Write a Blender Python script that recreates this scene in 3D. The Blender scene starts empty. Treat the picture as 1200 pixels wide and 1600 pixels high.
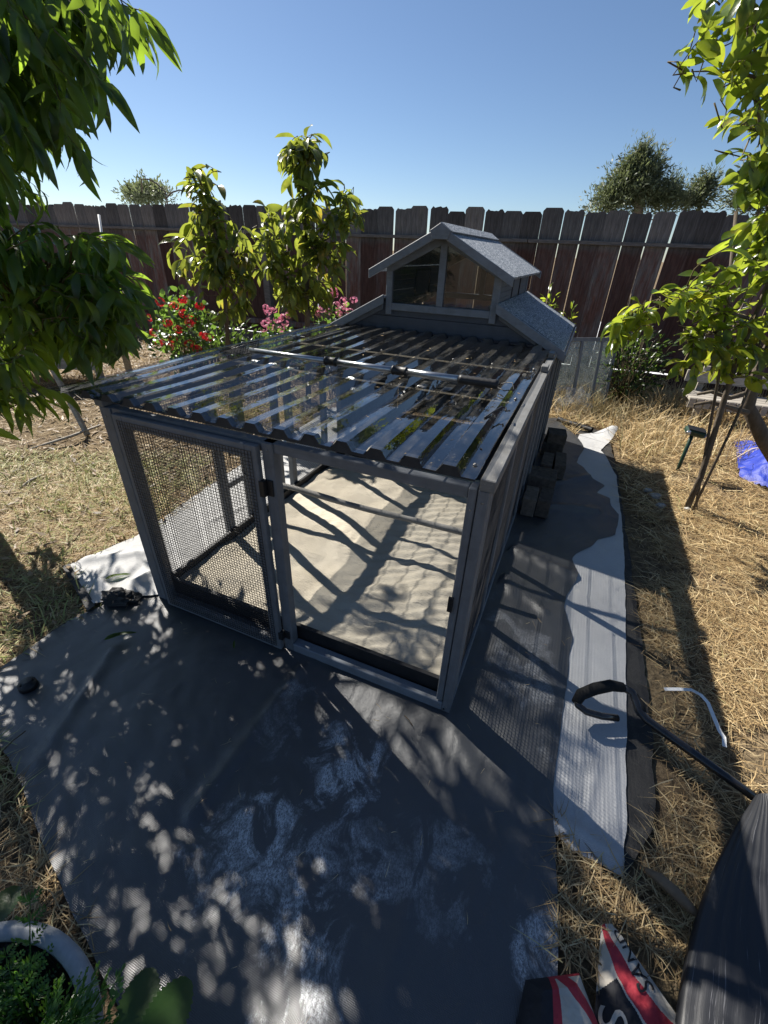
import bpy, math, random
import numpy as np
from mathutils import Vector, Matrix, noise, Euler
random.seed(7); np.random.seed(7)
SC = bpy.context.scene
COL = SC.collection
pi = math.pi
# ------------------------------------------------------------------ camera
CH, PITCH, ROLL, FPX = 1.5, 0.5461, 0.0416, 673.5
_f = Vector((0, math.cos(PITCH), -math.sin(PITCH))); _u = Vector((0, math.sin(PITCH), math.cos(PITCH))); _r = Vector((1, 0, 0))
CR = _r*math.cos(ROLL) + _u*math.sin(ROLL); CU = _u*math.cos(ROLL) - _r*math.sin(ROLL); CF = _f
CAMP = Vector((0, 0, CH))
cd = bpy.data.cameras.new('camera'); cam = bpy.data.objects.new('camera', cd); COL.objects.link(cam)
m = Matrix((CR, CU, -CF)).transposed().to_4x4(); m.translation = CAMP
cam.matrix_world = m
cd.sensor_fit = 'HORIZONTAL'; cd.sensor_width = 36; cd.lens = FPX/1200*36; cd.clip_start = .02; cd.clip_end = 2000
SC.camera = cam
SC.render.resolution_x = 768; SC.render.resolution_y = 1024
# ------------------------------------------------------------------ light
SUN_EL = math.radians(43); SUN_AZ = math.radians(-42.5)      # azimuth from +Y towards +X
w = bpy.data.worlds.new('World'); SC.world = w; w.use_nodes = True
nt = w.node_tree; nt.nodes.clear()
sky = nt.nodes.new('ShaderNodeTexSky'); sky.sky_type = 'NISHITA'; sky.sun_disc = False
sky.sun_elevation = SUN_EL; sky.sun_rotation = SUN_AZ; sky.air_density = .85; sky.dust_density = .25; sky.ozone_density = 4.0; sky.altitude = 100
bg = nt.nodes.new('ShaderNodeBackground'); bg.inputs['Strength'].default_value = .056
wo = nt.nodes.new('ShaderNodeOutputWorld')
nt.links.new(sky.outputs[0], bg.inputs[0]); nt.links.new(bg.outputs[0], wo.inputs[0])
sl = bpy.data.lights.new('sun', 'SUN'); sl.energy = 5.0; sl.angle = math.radians(.53); sl.color = (1, .945, .86)
so = bpy.data.objects.new('sun', sl); COL.objects.link(so)
sdir = Vector((math.sin(SUN_AZ)*math.cos(SUN_EL), math.cos(SUN_AZ)*math.cos(SUN_EL), math.sin(SUN_EL)))
so.rotation_euler = sdir.to_track_quat('Z', 'Y').to_euler(); so.location = sdir*30
SC.view_settings.view_transform = 'Standard'; SC.view_settings.look = 'None'
SC.view_settings.exposure = 1.0; SC.view_settings.gamma = 1; SC.view_settings.use_curve_mapping = False
SC.render.engine = 'CYCLES'
try:
    SC.cycles.max_bounces = 8; SC.cycles.transparent_max_bounces = 24; SC.cycles.use_denoising = True
    SC.cycles.caustics_reflective = False; SC.cycles.caustics_refractive = False
except Exception: pass
# ------------------------------------------------------------------ survey helpers (image point -> place in the yard)
def ray(x, y): return CR*((x-600)/FPX) + CU*((800-y)/FPX) + CF
def gnd(x, y, z=0.0):
    d = ray(x, y); t = (z-CH)/d.z; return CAMP + d*t
def at(x, y, Y):
    d = ray(x, y); return CAMP + d*(Y/d.y)
def proj(P):
    d = P-CAMP; z = d.dot(CF)
    if z < .05: return None
    return (600+FPX*d.dot(CR)/z, 800-FPX*d.dot(CU)/z, z)
def inpoly(x, y, poly):
    c = False; n = len(poly); j = n-1
    for i in range(n):
        xi, yi = poly[i]; xj, yj = poly[j]
        if (yi > y) != (yj > y) and x < (xj-xi)*(y-yi)/(yj-yi)+xi: c = not c
        j = i
    return c
# ------------------------------------------------------------------ node helpers
def mat(name):
    m = bpy.data.materials.new(name); m.use_nodes = True; n = m.node_tree; n.nodes.clear()
    o = n.nodes.new('ShaderNodeOutputMaterial'); return m, n, o
def N(n, t, **kw):
    x = n.nodes.new(t)
    for k, v in kw.items():
        if k in x.inputs.keys() if hasattr(x.inputs, 'keys') else False: x.inputs[k].default_value = v
        else: setattr(x, k, v)
    return x
def L(n, a, b): n.links.new(a, b)
def coords(n, kind='Object'):
    return n.nodes.new('ShaderNodeTexCoord').outputs[kind]
def mapping(n, src, scale=(1, 1, 1), rot=(0, 0, 0)):
    mp = n.nodes.new('ShaderNodeMapping'); mp.inputs['Scale'].default_value = scale; mp.inputs['Rotation'].default_value = rot
    L(n, src, mp.inputs['Vector']); return mp.outputs[0]
def tnoise(n, vec, scale=5, detail=4, rough=.6, dist=0):
    t = n.nodes.new('ShaderNodeTexNoise'); t.inputs['Scale'].default_value = scale; t.inputs['Detail'].default_value = detail
    t.inputs['Roughness'].default_value = rough; t.inputs['Distortion'].default_value = dist
    if vec is not None: L(n, vec, t.inputs['Vector'])
    return t.outputs['Fac']
def ramp(n, fac, stops):
    r = n.nodes.new('ShaderNodeValToRGB'); e = r.color_ramp.elements
    while len(e) < len(stops): e.new(.5)
    for i, (p, c) in enumerate(stops):
        e[i].position = p; e[i].color = (*c, 1) if len(c) == 3 else c
    L(n, fac, r.inputs[0]); return r.outputs[0]
def math_(n, op, a, b=None, clamp=False):
    x = n.nodes.new('ShaderNodeMath'); x.operation = op; x.use_clamp = clamp
    for i, v in enumerate((a, b)):
        if v is None: continue
        if isinstance(v, (int, float)): x.inputs[i].default_value = v
        else: L(n, v, x.inputs[i])
    return x.outputs[0]
def mixc(n, fac, a, b, mode='MIX'):
    x = n.nodes.new('ShaderNodeMix'); x.data_type = 'RGBA'; x.blend_type = mode
    if isinstance(fac, (int, float)): x.inputs[0].default_value = fac
    else: L(n, fac, x.inputs[0])
    for i, v in ((6, a), (7, b)):
        if isinstance(v, tuple): x.inputs[i].default_value = (*v, 1)
        else: L(n, v, x.inputs[i])
    return x.outputs[2]
def bump(n, h, strength=.3, dist=.01):
    b = n.nodes.new('ShaderNodeBump'); b.inputs['Strength'].default_value = strength; b.inputs['Distance'].default_value = dist
    L(n, h, b.inputs['Height']); return b.outputs[0]
def princ(n, o, col, rough=.6, spec=.5, metal=0, nrm=None):
    p = n.nodes.new('ShaderNodeBsdfPrincipled')
    if isinstance(col, tuple): p.inputs['Base Color'].default_value = (*col, 1)
    else: L(n, col, p.inputs['Base Color'])
    if isinstance(rough, (int, float)): p.inputs['Roughness'].default_value = rough
    else: L(n, rough, p.inputs['Roughness'])
    p.inputs['Metallic'].default_value = metal
    p.inputs['Specular IOR Level'].default_value = spec
    if nrm is not None: L(n, nrm, p.inputs['Normal'])
    if o is not None: L(n, p.outputs[0], o.inputs[0])
    return p
def rnd(n): return n.nodes.new('ShaderNodeObjectInfo').outputs['Random']
# ------------------------------------------------------------------ materials
def m_simple(name, c1, c2, scale=20, rough=.6, spec=.4, metal=0, b=.2, stretch=(1, 1, 1), vary=.0, bd=.003):
    m, n, o = mat(name); v = mapping(n, coords(n), stretch)
    f = tnoise(n, v, scale, 6, .65)
    c = ramp(n, f, [(.3, c1), (.7, c2)])
    if vary:
        c = mixc(n, 1.0, c, ramp(n, rnd(n), [(0, (1-vary,)*3), (1, (1+vary,)*3)]), 'MULTIPLY')
    princ(n, o, c, rough, spec, metal, bump(n, tnoise(n, v, scale*3, 5), b, bd)); return m
def m_paintwood(name, c, wear=(.3, .28, .26), amt=.5, ax='z'):
    m, n, o = mat(name); st = {'z': (14, 14, 1.2), 'x': (1.2, 14, 14), 'y': (14, 1.2, 14)}[ax]
    co = coords(n); v = mapping(n, co, st)
    g = tnoise(n, v, 6, 8, .7, .3); big = tnoise(n, co, 3.5, 5, .6)
    base = mixc(n, ramp(n, g, [(.35, (0, 0, 0)), (.75, (.5, .5, .5))]), tuple(x*.82 for x in c), tuple(min(1, x*1.25) for x in c))
    k = math_(n, 'MULTIPLY', ramp(n, tnoise(n, v, 11, 8, .75), [(.56, (0, 0, 0)), (.68, (1, 1, 1))]), ramp(n, big, [(.45, (0, 0, 0)), (.65, (amt,)*3)]))
    col = mixc(n, k, base, wear)
    dirt = ramp(n, tnoise(n, co, 16, 6, .7), [(.3, (.72, .7, .66)), (.6, (1, 1, 1))])
    col = mixc(n, .8, col, dirt, 'MULTIPLY')
    princ(n, o, col, .58, .4, 0, bump(n, g, .35, .002)); return m
M = {}
GREY = (.15, .162, .18)
M['paint'] = m_paintwood('grey_painted_wood', GREY)
M['paint_x'] = m_paintwood('grey_painted_wood_across', GREY, ax='x')
M['paint_y'] = m_paintwood('grey_painted_wood_along', (.165, .175, .19), amt=.9, ax='y')
M['weathered_y'] = m_paintwood('weathered_grey_rail', (.17, .17, .165), wear=(.34, .31, .27), amt=1.0, ax='y')
M['paint_light'] = m_paintwood('light_grey_painted_wood', (.20, .22, .25), amt=.3, ax='x')
M['paint_dark'] = m_paintwood('dark_slate_painted_board', (.07, .08, .10), amt=.2, ax='x')
M['screw'] = m_simple('dull_screw_head', (.16, .155, .15), (.3, .29, .27), 60, .45, .5, .7)
M['wavy_strip'] = m_simple('dark_wavy_strip', (.02, .021, .023), (.035, .036, .038), 30, .8)
M['brownbark'] = m_simple('brown_bark_strip', (.12, .08, .05), (.26, .18, .11), 14, .85)
M['black'] = m_simple('black_plastic', (.008, .008, .009), (.016, .016, .017), 30, .5)
M['wire'] = m_simple('black_coated_wire', (.012, .012, .014), (.025, .025, .028), 60, .45, .5)
M['galv'] = m_simple('galvanised_metal', (.3, .31, .32), (.45, .46, .47), 30, .3, .5, .85)
M['perchwood'] = m_simple('grey_perch_wood', (.16, .155, .145), (.3, .29, .27), 14, .8, .2, 0, .5)
M['batten'] = m_simple('pale_batten_wood', (.17, .145, .1), (.28, .24, .17), 12, .7, .3)
M['inner_wood'] = m_simple('unpainted_inner_wood', (.3, .23, .15), (.42, .33, .22), 12, .7, .3, 0, .2, (3, 3, 1))
# black coated wire is fine; polycarbonate
def m_poly():
    m, n, o = mat('smoked_polycarbonate'); co = coords(n)
    tr = N(n, 'ShaderNodeBsdfTransparent'); tr.inputs[0].default_value = (.57, .58, .59, 1)
    gl = N(n, 'ShaderNodeBsdfGlossy'); gl.inputs['Roughness'].default_value = .035; gl.inputs[0].default_value = (1, 1, 1, 1)
    nb = bump(n, tnoise(n, mapping(n, co, (1, .35, 1)), 11, 4, .55), .3, .01)
    L(n, nb, gl.inputs['Normal'])
    fr = N(n, 'ShaderNodeFresnel'); gm = N(n, 'ShaderNodeNewGeometry'); L(n, math_(n, 'SUBTRACT', 2.05, math_(n, 'MULTIPLY', gm.outputs['Backfacing'], 2.05-1/2.05)), fr.inputs[0]); L(n, nb, fr.inputs['Normal'])
    mx = N(n, 'ShaderNodeMixShader'); L(n, fr.outputs[0], mx.inputs[0]); L(n, tr.outputs[0], mx.inputs[1]); L(n, gl.outputs[0], mx.inputs[2])
    di = N(n, 'ShaderNodeBsdfDiffuse'); di.inputs[0].default_value = (.3, .29, .26, 1)
    spots = ramp(n, tnoise(n, co, 75, 3, .6), [(.66, (0, 0, 0)), (.7, (.9, .9, .9))])
    film = ramp(n, tnoise(n, mapping(n, co, (6, .9, 1)), 4, 7, .7), [(.42, (.0,)*3), (.75, (.17,)*3)])
    f = math_(n, 'ADD', math_(n, 'MULTIPLY', spots, .35), film, True)
    mx2 = N(n, 'ShaderNodeMixShader'); L(n, f, mx2.inputs[0]); L(n, mx.outputs[0], mx2.inputs[1]); L(n, di.outputs[0], mx2.inputs[2])
    L(n, mx2.outputs[0], o.inputs[0]); return m
M['poly'] = m_poly()
def m_pane(name, tint=(.9, .92, .93), dirt=.08, ior=1.45):
    m, n, o = mat(name); co = coords(n)
    tr = N(n, 'ShaderNodeBsdfTransparent'); tr.inputs[0].default_value = (*tint, 1)
    gl = N(n, 'ShaderNodeBsdfGlossy'); gl.inputs['Roughness'].default_value = .03
    fr = N(n, 'ShaderNodeFresnel'); gm = N(n, 'ShaderNodeNewGeometry'); L(n, math_(n, 'SUBTRACT', ior, math_(n, 'MULTIPLY', gm.outputs['Backfacing'], ior-1/ior)), fr.inputs[0])
    mx = N(n, 'ShaderNodeMixShader'); L(n, fr.outputs[0], mx.inputs[0]); L(n, tr.outputs[0], mx.inputs[1]); L(n, gl.outputs[0], mx.inputs[2])
    di = N(n, 'ShaderNodeBsdfDiffuse'); di.inputs[0].default_value = (.5, .5, .48, 1)
    f = ramp(n, tnoise(n, co, 9, 7, .75), [(.4, (dirt*.3,)*3), (.75, (dirt*2.2,)*3)])
    mx2 = N(n, 'ShaderNodeMixShader'); L(n, f, mx2.inputs[0]); L(n, mx.outputs[0], mx2.inputs[1]); L(n, di.outputs[0], mx2.inputs[2])
    L(n, mx2.outputs[0], o.inputs[0]); return m
M['pane'] = m_pane('clear_window_pane', (.8, .82, .82), .02)
M['pane_frost'] = m_pane('dusty_acrylic_pane', (.85, .88, .85), .28)
M['film'] = m_pane('clear_plastic_film', (.93, .94, .96), .12, 1.6)
def m_felt():
    m, n, o = mat('mineral_roof_felt'); co = coords(n)
    f = tnoise(n, co, 75, 3, .9)
    c = ramp(n, f, [(.38, (.06, .08, .11)), (.5, (.19, .22, .26)), (.6, (.6, .62, .64))])
    c = mixc(n, .6, c, ramp(n, tnoise(n, co, 5, 5), [(.3, (.7,)*3), (.7, (1, 1, 1))]), 'MULTIPLY')
    princ(n, o, c, .85, .3, 0, bump(n, f, .8, .004)); return m
M['felt'] = m_felt()
def m_sand():
    m, n, o = mat('fine_pale_sand'); co = coords(n)
    g = tnoise(n, co, 420, 2, .8)
    c = ramp(n, tnoise(n, co, 3, 6, .65), [(.3, (.47, .42, .33)), (.7, (.58, .53, .435))])
    c = mixc(n, .5, c, ramp(n, g, [(.3, (.75,)*3), (.7, (1.0,)*3)]), 'MULTIPLY')
    h = math_(n, 'ADD', math_(n, 'MULTIPLY', g, .12), tnoise(n, mapping(n, co, (1, 3, 1), (0, 0, .5)), 22, 3, .5, 1.2))
    princ(n, o, c, .9, .2, 0, bump(n, h, .5, .012)); return m
M['sand'] = m_sand()
def m_fabric(name, c1, c2, dust=0.0, dustcol=(.58, .6, .62), rough=.62, weave=.25, mask=False, spec=.35):
    m, n, o = mat(name); co = coords(n)
    base = ramp(n, tnoise(n, co, 2.2, 6, .6), [(.3, c1), (.7, c2)])
    fine = ramp(n, tnoise(n, mapping(n, co, (1, 1, 1), (0, 0, .4)), 260, 2, .7), [(.3, (.8,)*3), (.7, (1.0,)*3)])
    base = mixc(n, .7, base, fine, 'MULTIPLY')
    if dust:
        # trodden sand dust: swirly smears broken up by grain
        sw = tnoise(n, mapping(n, co, (1.25, .85, 1), (0, 0, -.35)), 6.5, 7, .66, .8)
        sm = ramp(n, sw, [(.44, (0, 0, 0)), (.53, (1, 1, 1)), (.62, (.55,)*3), (.8, (.1,)*3)])
        gr = ramp(n, tnoise(n, mapping(n, co, (1, .55, 1), (0, 0, -.35)), 240, 5, .9), [(.40, (0, 0, 0)), (.56, (1, 1, 1))])
        k = math_(n, 'MULTIPLY', sm, gr)
        if mask:
            sx = N(n, 'ShaderNodeSeparateXYZ'); L(n, co, sx.inputs[0])
            # trodden patches where the sand was spilt
            mk = None
            wob = tnoise(n, co, 5.5, 6, .7, .6)
            for (px, py, rx, ry, am) in ((-.36, .55, .15, .15, 1.0), (-.10, .78, .13, .13, 1.0), (-.16, .33, .10, .16, 1.0), (.44, .36, .07, .09, .9), (-.05, .52, .12, .12, .6), (.16, .5, .14, .12, .35), (-.33, .95, .1, .12, .35), (.62, 1.3, .14, .3, .3)):
                dx = math_(n, 'DIVIDE', math_(n, 'SUBTRACT', sx.outputs[0], px), rx); dy = math_(n, 'DIVIDE', math_(n, 'SUBTRACT', sx.outputs[1], py), ry)
                g = math_(n, 'MULTIPLY', math_(n, 'MULTIPLY', math_(n, 'SUBTRACT', math_(n, 'ADD', .2, math_(n, 'MULTIPLY', math_(n, 'SUBTRACT', wob, .5), 5.5)), math_(n, 'MULTIPLY', math_(n, 'SUBTRACT', math_(n, 'ADD', math_(n, 'MULTIPLY', dx, dx), math_(n, 'MULTIPLY', dy, dy)), .9), .55), True), 1.5, True), am)
                mk = g if mk is None else math_(n, 'MAXIMUM', mk, g)
            k = math_(n, 'MULTIPLY', k, mk)
        sp = ramp(n, tnoise(n, co, 330, 2, .9), [(.7, (0, 0, 0)), (.75, (.35,)*3)])
        k = math_(n, 'ADD', math_(n, 'MULTIPLY', k, dust), math_(n, 'MULTIPLY', sp, .5 if mask else .2), True)
        base = mixc(n, k, base, dustcol)
    # woven ribs
    wv = N(n, 'ShaderNodeTexWave'); wv.inputs['Scale'].default_value = 90; wv.inputs['Distortion'].default_value = 1.5
    L(n, mapping(n, co, (1, 1, 1), (0, 0, .39)), wv.inputs['Vector'])
    wv2 = N(n, 'ShaderNodeTexWave'); wv2.bands_direction = 'Y'; wv2.inputs['Scale'].default_value = 90; wv2.inputs['Distortion'].default_value = 1.5
    L(n, mapping(n, co, (1, 1, 1), (0, 0, .39)), wv2.inputs['Vector'])
    h = math_(n, 'ADD', wv.outputs['Fac'], wv2.outputs['Fac'])
    h = math_(n, 'ADD', math_(n, 'MULTIPLY', h, .4), math_(n, 'MULTIPLY', tnoise(n, co, 14, 6, .6, .8), 2.5))
    princ(n, o, base, rough, spec, 0, bump(n, h, weave, .006)); return m
M['fab_black'] = m_fabric('black_weed_fabric_dusty', (.028, .03, .033), (.052, .053, .055), 1.0, mask=True, rough=.36, spec=1.0)
M['fab_black2'] = m_fabric('black_weed_fabric', (.014, .014, .015), (.026, .025, .024), .15, (.2, .19, .17))
M['fab_white'] = m_fabric('pale_weathered_fabric', (.42, .42, .42), (.55, .55, .54), .0, rough=.75, weave=.35)
def m_ground():
    m, n, o = mat('dry_soil_and_thatch'); co = coords(n)
    a = tnoise(n, co, 1.1, 6, .6); b = tnoise(n, co, 38, 6, .75, .5)
    c = ramp(n, b, [(.3, (.06, .045, .028)), (.5, (.2, .15, .09)), (.72, (.4, .31, .18))])
    c = mixc(n, ramp(n, a, [(.42, (0, 0, 0)), (.62, (.75,)*3)]), c, ramp(n, b, [(.3, (.07, .05, .035)), (.7, (.19, .135, .09))]))
    princ(n, o, c, .95, .1, 0, bump(n, b, .9, .03)); return m
M['ground'] = m_ground()
def m_straw():
    m, n, o = mat('dry_straw'); at_ = N(n, 'ShaderNodeAttribute'); at_.attribute_name = 'tint'
    c = ramp(n, at_.outputs['Fac'], [(0, (.10, .068, .038)), (.35, (.30, .2, .095)), (.6, (.50, .36, .175)), (.85, (.66, .54, .32)), (1, (.25, .3, .08))])
    p = princ(n, None, c, .55, .35)
    tl = N(n, 'ShaderNodeBsdfTranslucent'); L(n, c, tl.inputs[0])
    mx = N(n, 'ShaderNodeMixShader'); mx.inputs[0].default_value = .22
    L(n, p.outputs[0], mx.inputs[1]); L(n, tl.outputs[0], mx.inputs[2]); L(n, mx.outputs[0], o.inputs[0]); return m
M['straw'] = m_straw()
def m_leaf(name, top, trans, var=.35, yellow=None, tf=.45, rough=.32):
    m, n, o = mat(name); g = N(n, 'ShaderNodeNewGeometry'); v = tnoise(n, g.outputs['Position'], 7, 3, .6)
    hi = tnoise(n, g.outputs['Position'], 60, 3, .6)
    c = mixc(n, 1.0, top, ramp(n, v, [(.3, (1-var,)*3), (.7, (1+var,)*3)]), 'MULTIPLY')
    t = mixc(n, 1.0, trans, ramp(n, v, [(.3, (1-var,)*3), (.7, (1+var*.6,)*3)]), 'MULTIPLY')
    if yellow:
        k = ramp(n, tnoise(n, mapping(n, g.outputs['Position'], (1, 1, 1), (.3, .2, 1)), 4.5, 3, .7), [(.55, (0, 0, 0)), (.72, (.85,)*3)])
        k = math_(n, 'MULTIPLY', k, ramp(n, hi, [(.35, (0.1,)*3), (.6, (1, 1, 1))]))
        c = mixc(n, k, c, tuple(x*.6 for x in yellow)); t = mixc(n, k, t, yellow)
    p = princ(n, None, c, rough, .5, 0, bump(n, hi, .25, .004))
    tl = N(n, 'ShaderNodeBsdfTranslucent'); L(n, t, tl.inputs[0])
    mx = N(n, 'ShaderNodeMixShader'); mx.inputs[0].default_value = tf
    L(n, p.outputs[0], mx.inputs[1]); L(n, tl.outputs[0], mx.inputs[2]); L(n, mx.outputs[0], o.inputs[0]); return m
M['peach'] = m_leaf('peach_leaf', (.03, .065, .018), (.33, .5, .045), .5, None, .48)
M['avo'] = m_leaf('young_tree_leaf', (.055, .09, .02), (.37, .43, .055), .5, (.66, .4, .05), .47)
M['persim'] = m_leaf('glossy_yellow_green_leaf', (.07, .115, .02), (.42, .52, .045), .45, (.7, .52, .05), .5, .26)
M['ger'] = m_leaf('geranium_leaf', (.035, .075, .02), (.2, .34, .05))
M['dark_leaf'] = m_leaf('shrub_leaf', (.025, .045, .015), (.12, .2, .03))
M['herb'] = m_leaf('feathery_herb_leaf', (.04, .1, .02), (.2, .42, .05))
M['conifer'] = m_leaf('conifer_foliage', (.09, .11, .06), (.28, .33, .13), .4, None, .25, .6)
M['bark'] = m_simple('grey_brown_bark', (.07, .055, .04), (.17, .14, .11), 16, .9, .15, 0, .8, (1, 1, .3), 0, .006)
M['twig'] = m_simple('brown_green_twig', (.08, .06, .03), (.15, .12, .06), 30, .7, .3)
M['red'] = m_leaf('red_petal', (.5, .012, .02), (.7, .02, .03), .25, None, .3, .5)
M['pink'] = m_leaf('pink_petal', (.75, .22, .38), (.85, .35, .5), .25, None, .3, .5)
M['white_leaf'] = m_simple('pale_bloom', (.5, .5, .4), (.6, .6, .5), 20)
def m_fence():
    m, n, o = mat('stained_cedar_board'); co = coords(n)
    v = mapping(n, co, (9, 9, .8)); g = tnoise(n, v, 5, 8, .72, .5); r = rnd(n)
    red = ramp(n, g, [(.25, (.042, .022, .018)), (.5, (.12, .06, .048)), (.75, (.2, .112, .094))])
    gry = ramp(n, g, [(.25, (.05, .047, .045)), (.55, (.15, .14, .135)), (.8, (.3, .285, .275))])
    sx = N(n, 'ShaderNodeSeparateXYZ'); L(n, co, sx.inputs[0])
    z = math_(n, 'ADD', sx.outputs[2], math_(n, 'MULTIPLY', math_(n, 'SUBTRACT', tnoise(n, co, 3, 4), .5), .35))
    k = ramp(n, math_(n, 'SUBTRACT', z, 1.15), [(.38, (0, 0, 0)), (.5, (1, 1, 1))])
    kk = math_(n, 'MULTIPLY', ramp(n, tnoise(n, mapping(n, co, (3, 3, .7)), 2.3, 6, .7), [(.44, (0, 0, 0)), (.62, (.85,)*3)]), ramp(n, r, [(.1, (.1,)*3), (.8, (1.3,)*3)]))
    k = math_(n, 'MAXIMUM', k, kk)
    c = mixc(n, k, red, gry)
    kn = N(n, 'ShaderNodeTexVoronoi'); kn.inputs['Scale'].default_value = 3.2; L(n, mapping(n, co, (1.6, 1.6, .8)), kn.inputs['Vector'])
    c = mixc(n, ramp(n, kn.outputs['Distance'], [(.05, (.85,)*3), (.1, (0, 0, 0))]), c, (.012, .009, .008))
    c = mixc(n, 1.0, c, ramp(n, r, [(0, (.55, .52, .5)), (.5, (1, 1, 1)), (1, (1.55, 1.45, 1.35))]), 'MULTIPLY')
    princ(n, o, c, .85, .2, 0, bump(n, g, .6, .006)); return m
M['fence'] = m_fence()
M['fence_rail'] = m_simple('weathered_fence_rail', (.09, .08, .075), (.22, .2, .185), 9, .85, .2, 0, .5, (1, 10, 10))
M['brick'] = m_simple('grey_brown_block', (.06, .05, .043), (.15, .125, .105), 30, .95, .15, 0, 1.0, vary=.3, bd=.006)
M['redbrick'] = m_simple('red_clay_brick', (.28, .11, .08), (.36, .17, .13), 25, .9, .2, 0, .6)
M['tarp'] = m_simple('blue_tarpaulin', (.006, .022, .24), (.012, .04, .38), 12, .55, .5, 0, .5, bd=.01)
M['stone'] = m_simple('pale_stone', (.2, .19, .175), (.42, .41, .38), 20, .8)
M['oldwood'] = m_simple('bleached_old_wood', (.2, .18, .155), (.42, .385, .33), 8, .85, .2, 0, .6, (1, 8, 8), .15)
M['white'] = m_simple('white_sheet', (.68, .69, .7), (.8, .8, .8), 6, .5)
M['potrim'] = m_simple('scuffed_grey_plastic', (.16, .18, .2), (.36, .38, .41), 10, .45, .5)
M['soil'] = m_simple('dark_potting_soil', (.012, .01, .008), (.03, .022, .016), 40, .95, .1, 0, 1)
M['cream'] = m_simple('cream_paper', (.42, .38, .32), (.55, .51, .44), 9, .8, .2, 0, .4)
M['redink'] = m_simple('red_print', (.33, .025, .04), (.43, .045, .06), 12, .7, .3)
M['blackink'] = m_simple('black_print', (.014, .014, .018), (.028, .028, .032), 12, .7, .3)
M['strap'] = m_simple('white_plastic_strap', (.62, .62, .6), (.75, .75, .73), 10, .4)
M['foam'] = m_simple('black_foam_grip', (.01, .01, .01), (.02, .02, .02), 90, .85, .2, 0, .6)
M['steel_black'] = m_simple('black_powder_coat', (.012, .012, .013), (.02, .02, .021), 20, .25, .6, 0, .02)
M['dgreen'] = m_simple('dark_green_plastic', (.008, .03, .02), (.012, .045, .03), 20, .4)
M['solar'] = m_simple('silver_lens', (.5, .5, .5), (.7, .7, .7), 20, .15, .8, .8)
M['rock'] = M['stone']
def m_pan():
    m, n, o = mat('ribbed_black_plastic'); uv = coords(n, 'UV')
    s = tnoise(n, mapping(n, uv, (55, 1.1, 1)), 2.0, 5, .75, .2)
    k = ramp(n, s, [(.60, (0, 0, 0)), (.68, (.75,)*3)])
    sx = N(n, 'ShaderNodeSeparateXYZ'); L(n, uv, sx.inputs[0])
    fade = ramp(n, tnoise(n, mapping(n, uv, (4, 3, 1)), 1.5, 3), [(.36, (0, 0, 0)), (.55, (1, 1, 1))])
    c = mixc(n, math_(n, 'MULTIPLY', k, fade), (.016, .017, .02), (.3, .3, .32))
    princ(n, o, c, .42, .5, 0, bump(n, s, .2, .003)); return m
M['pan'] = m_pan()
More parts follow.
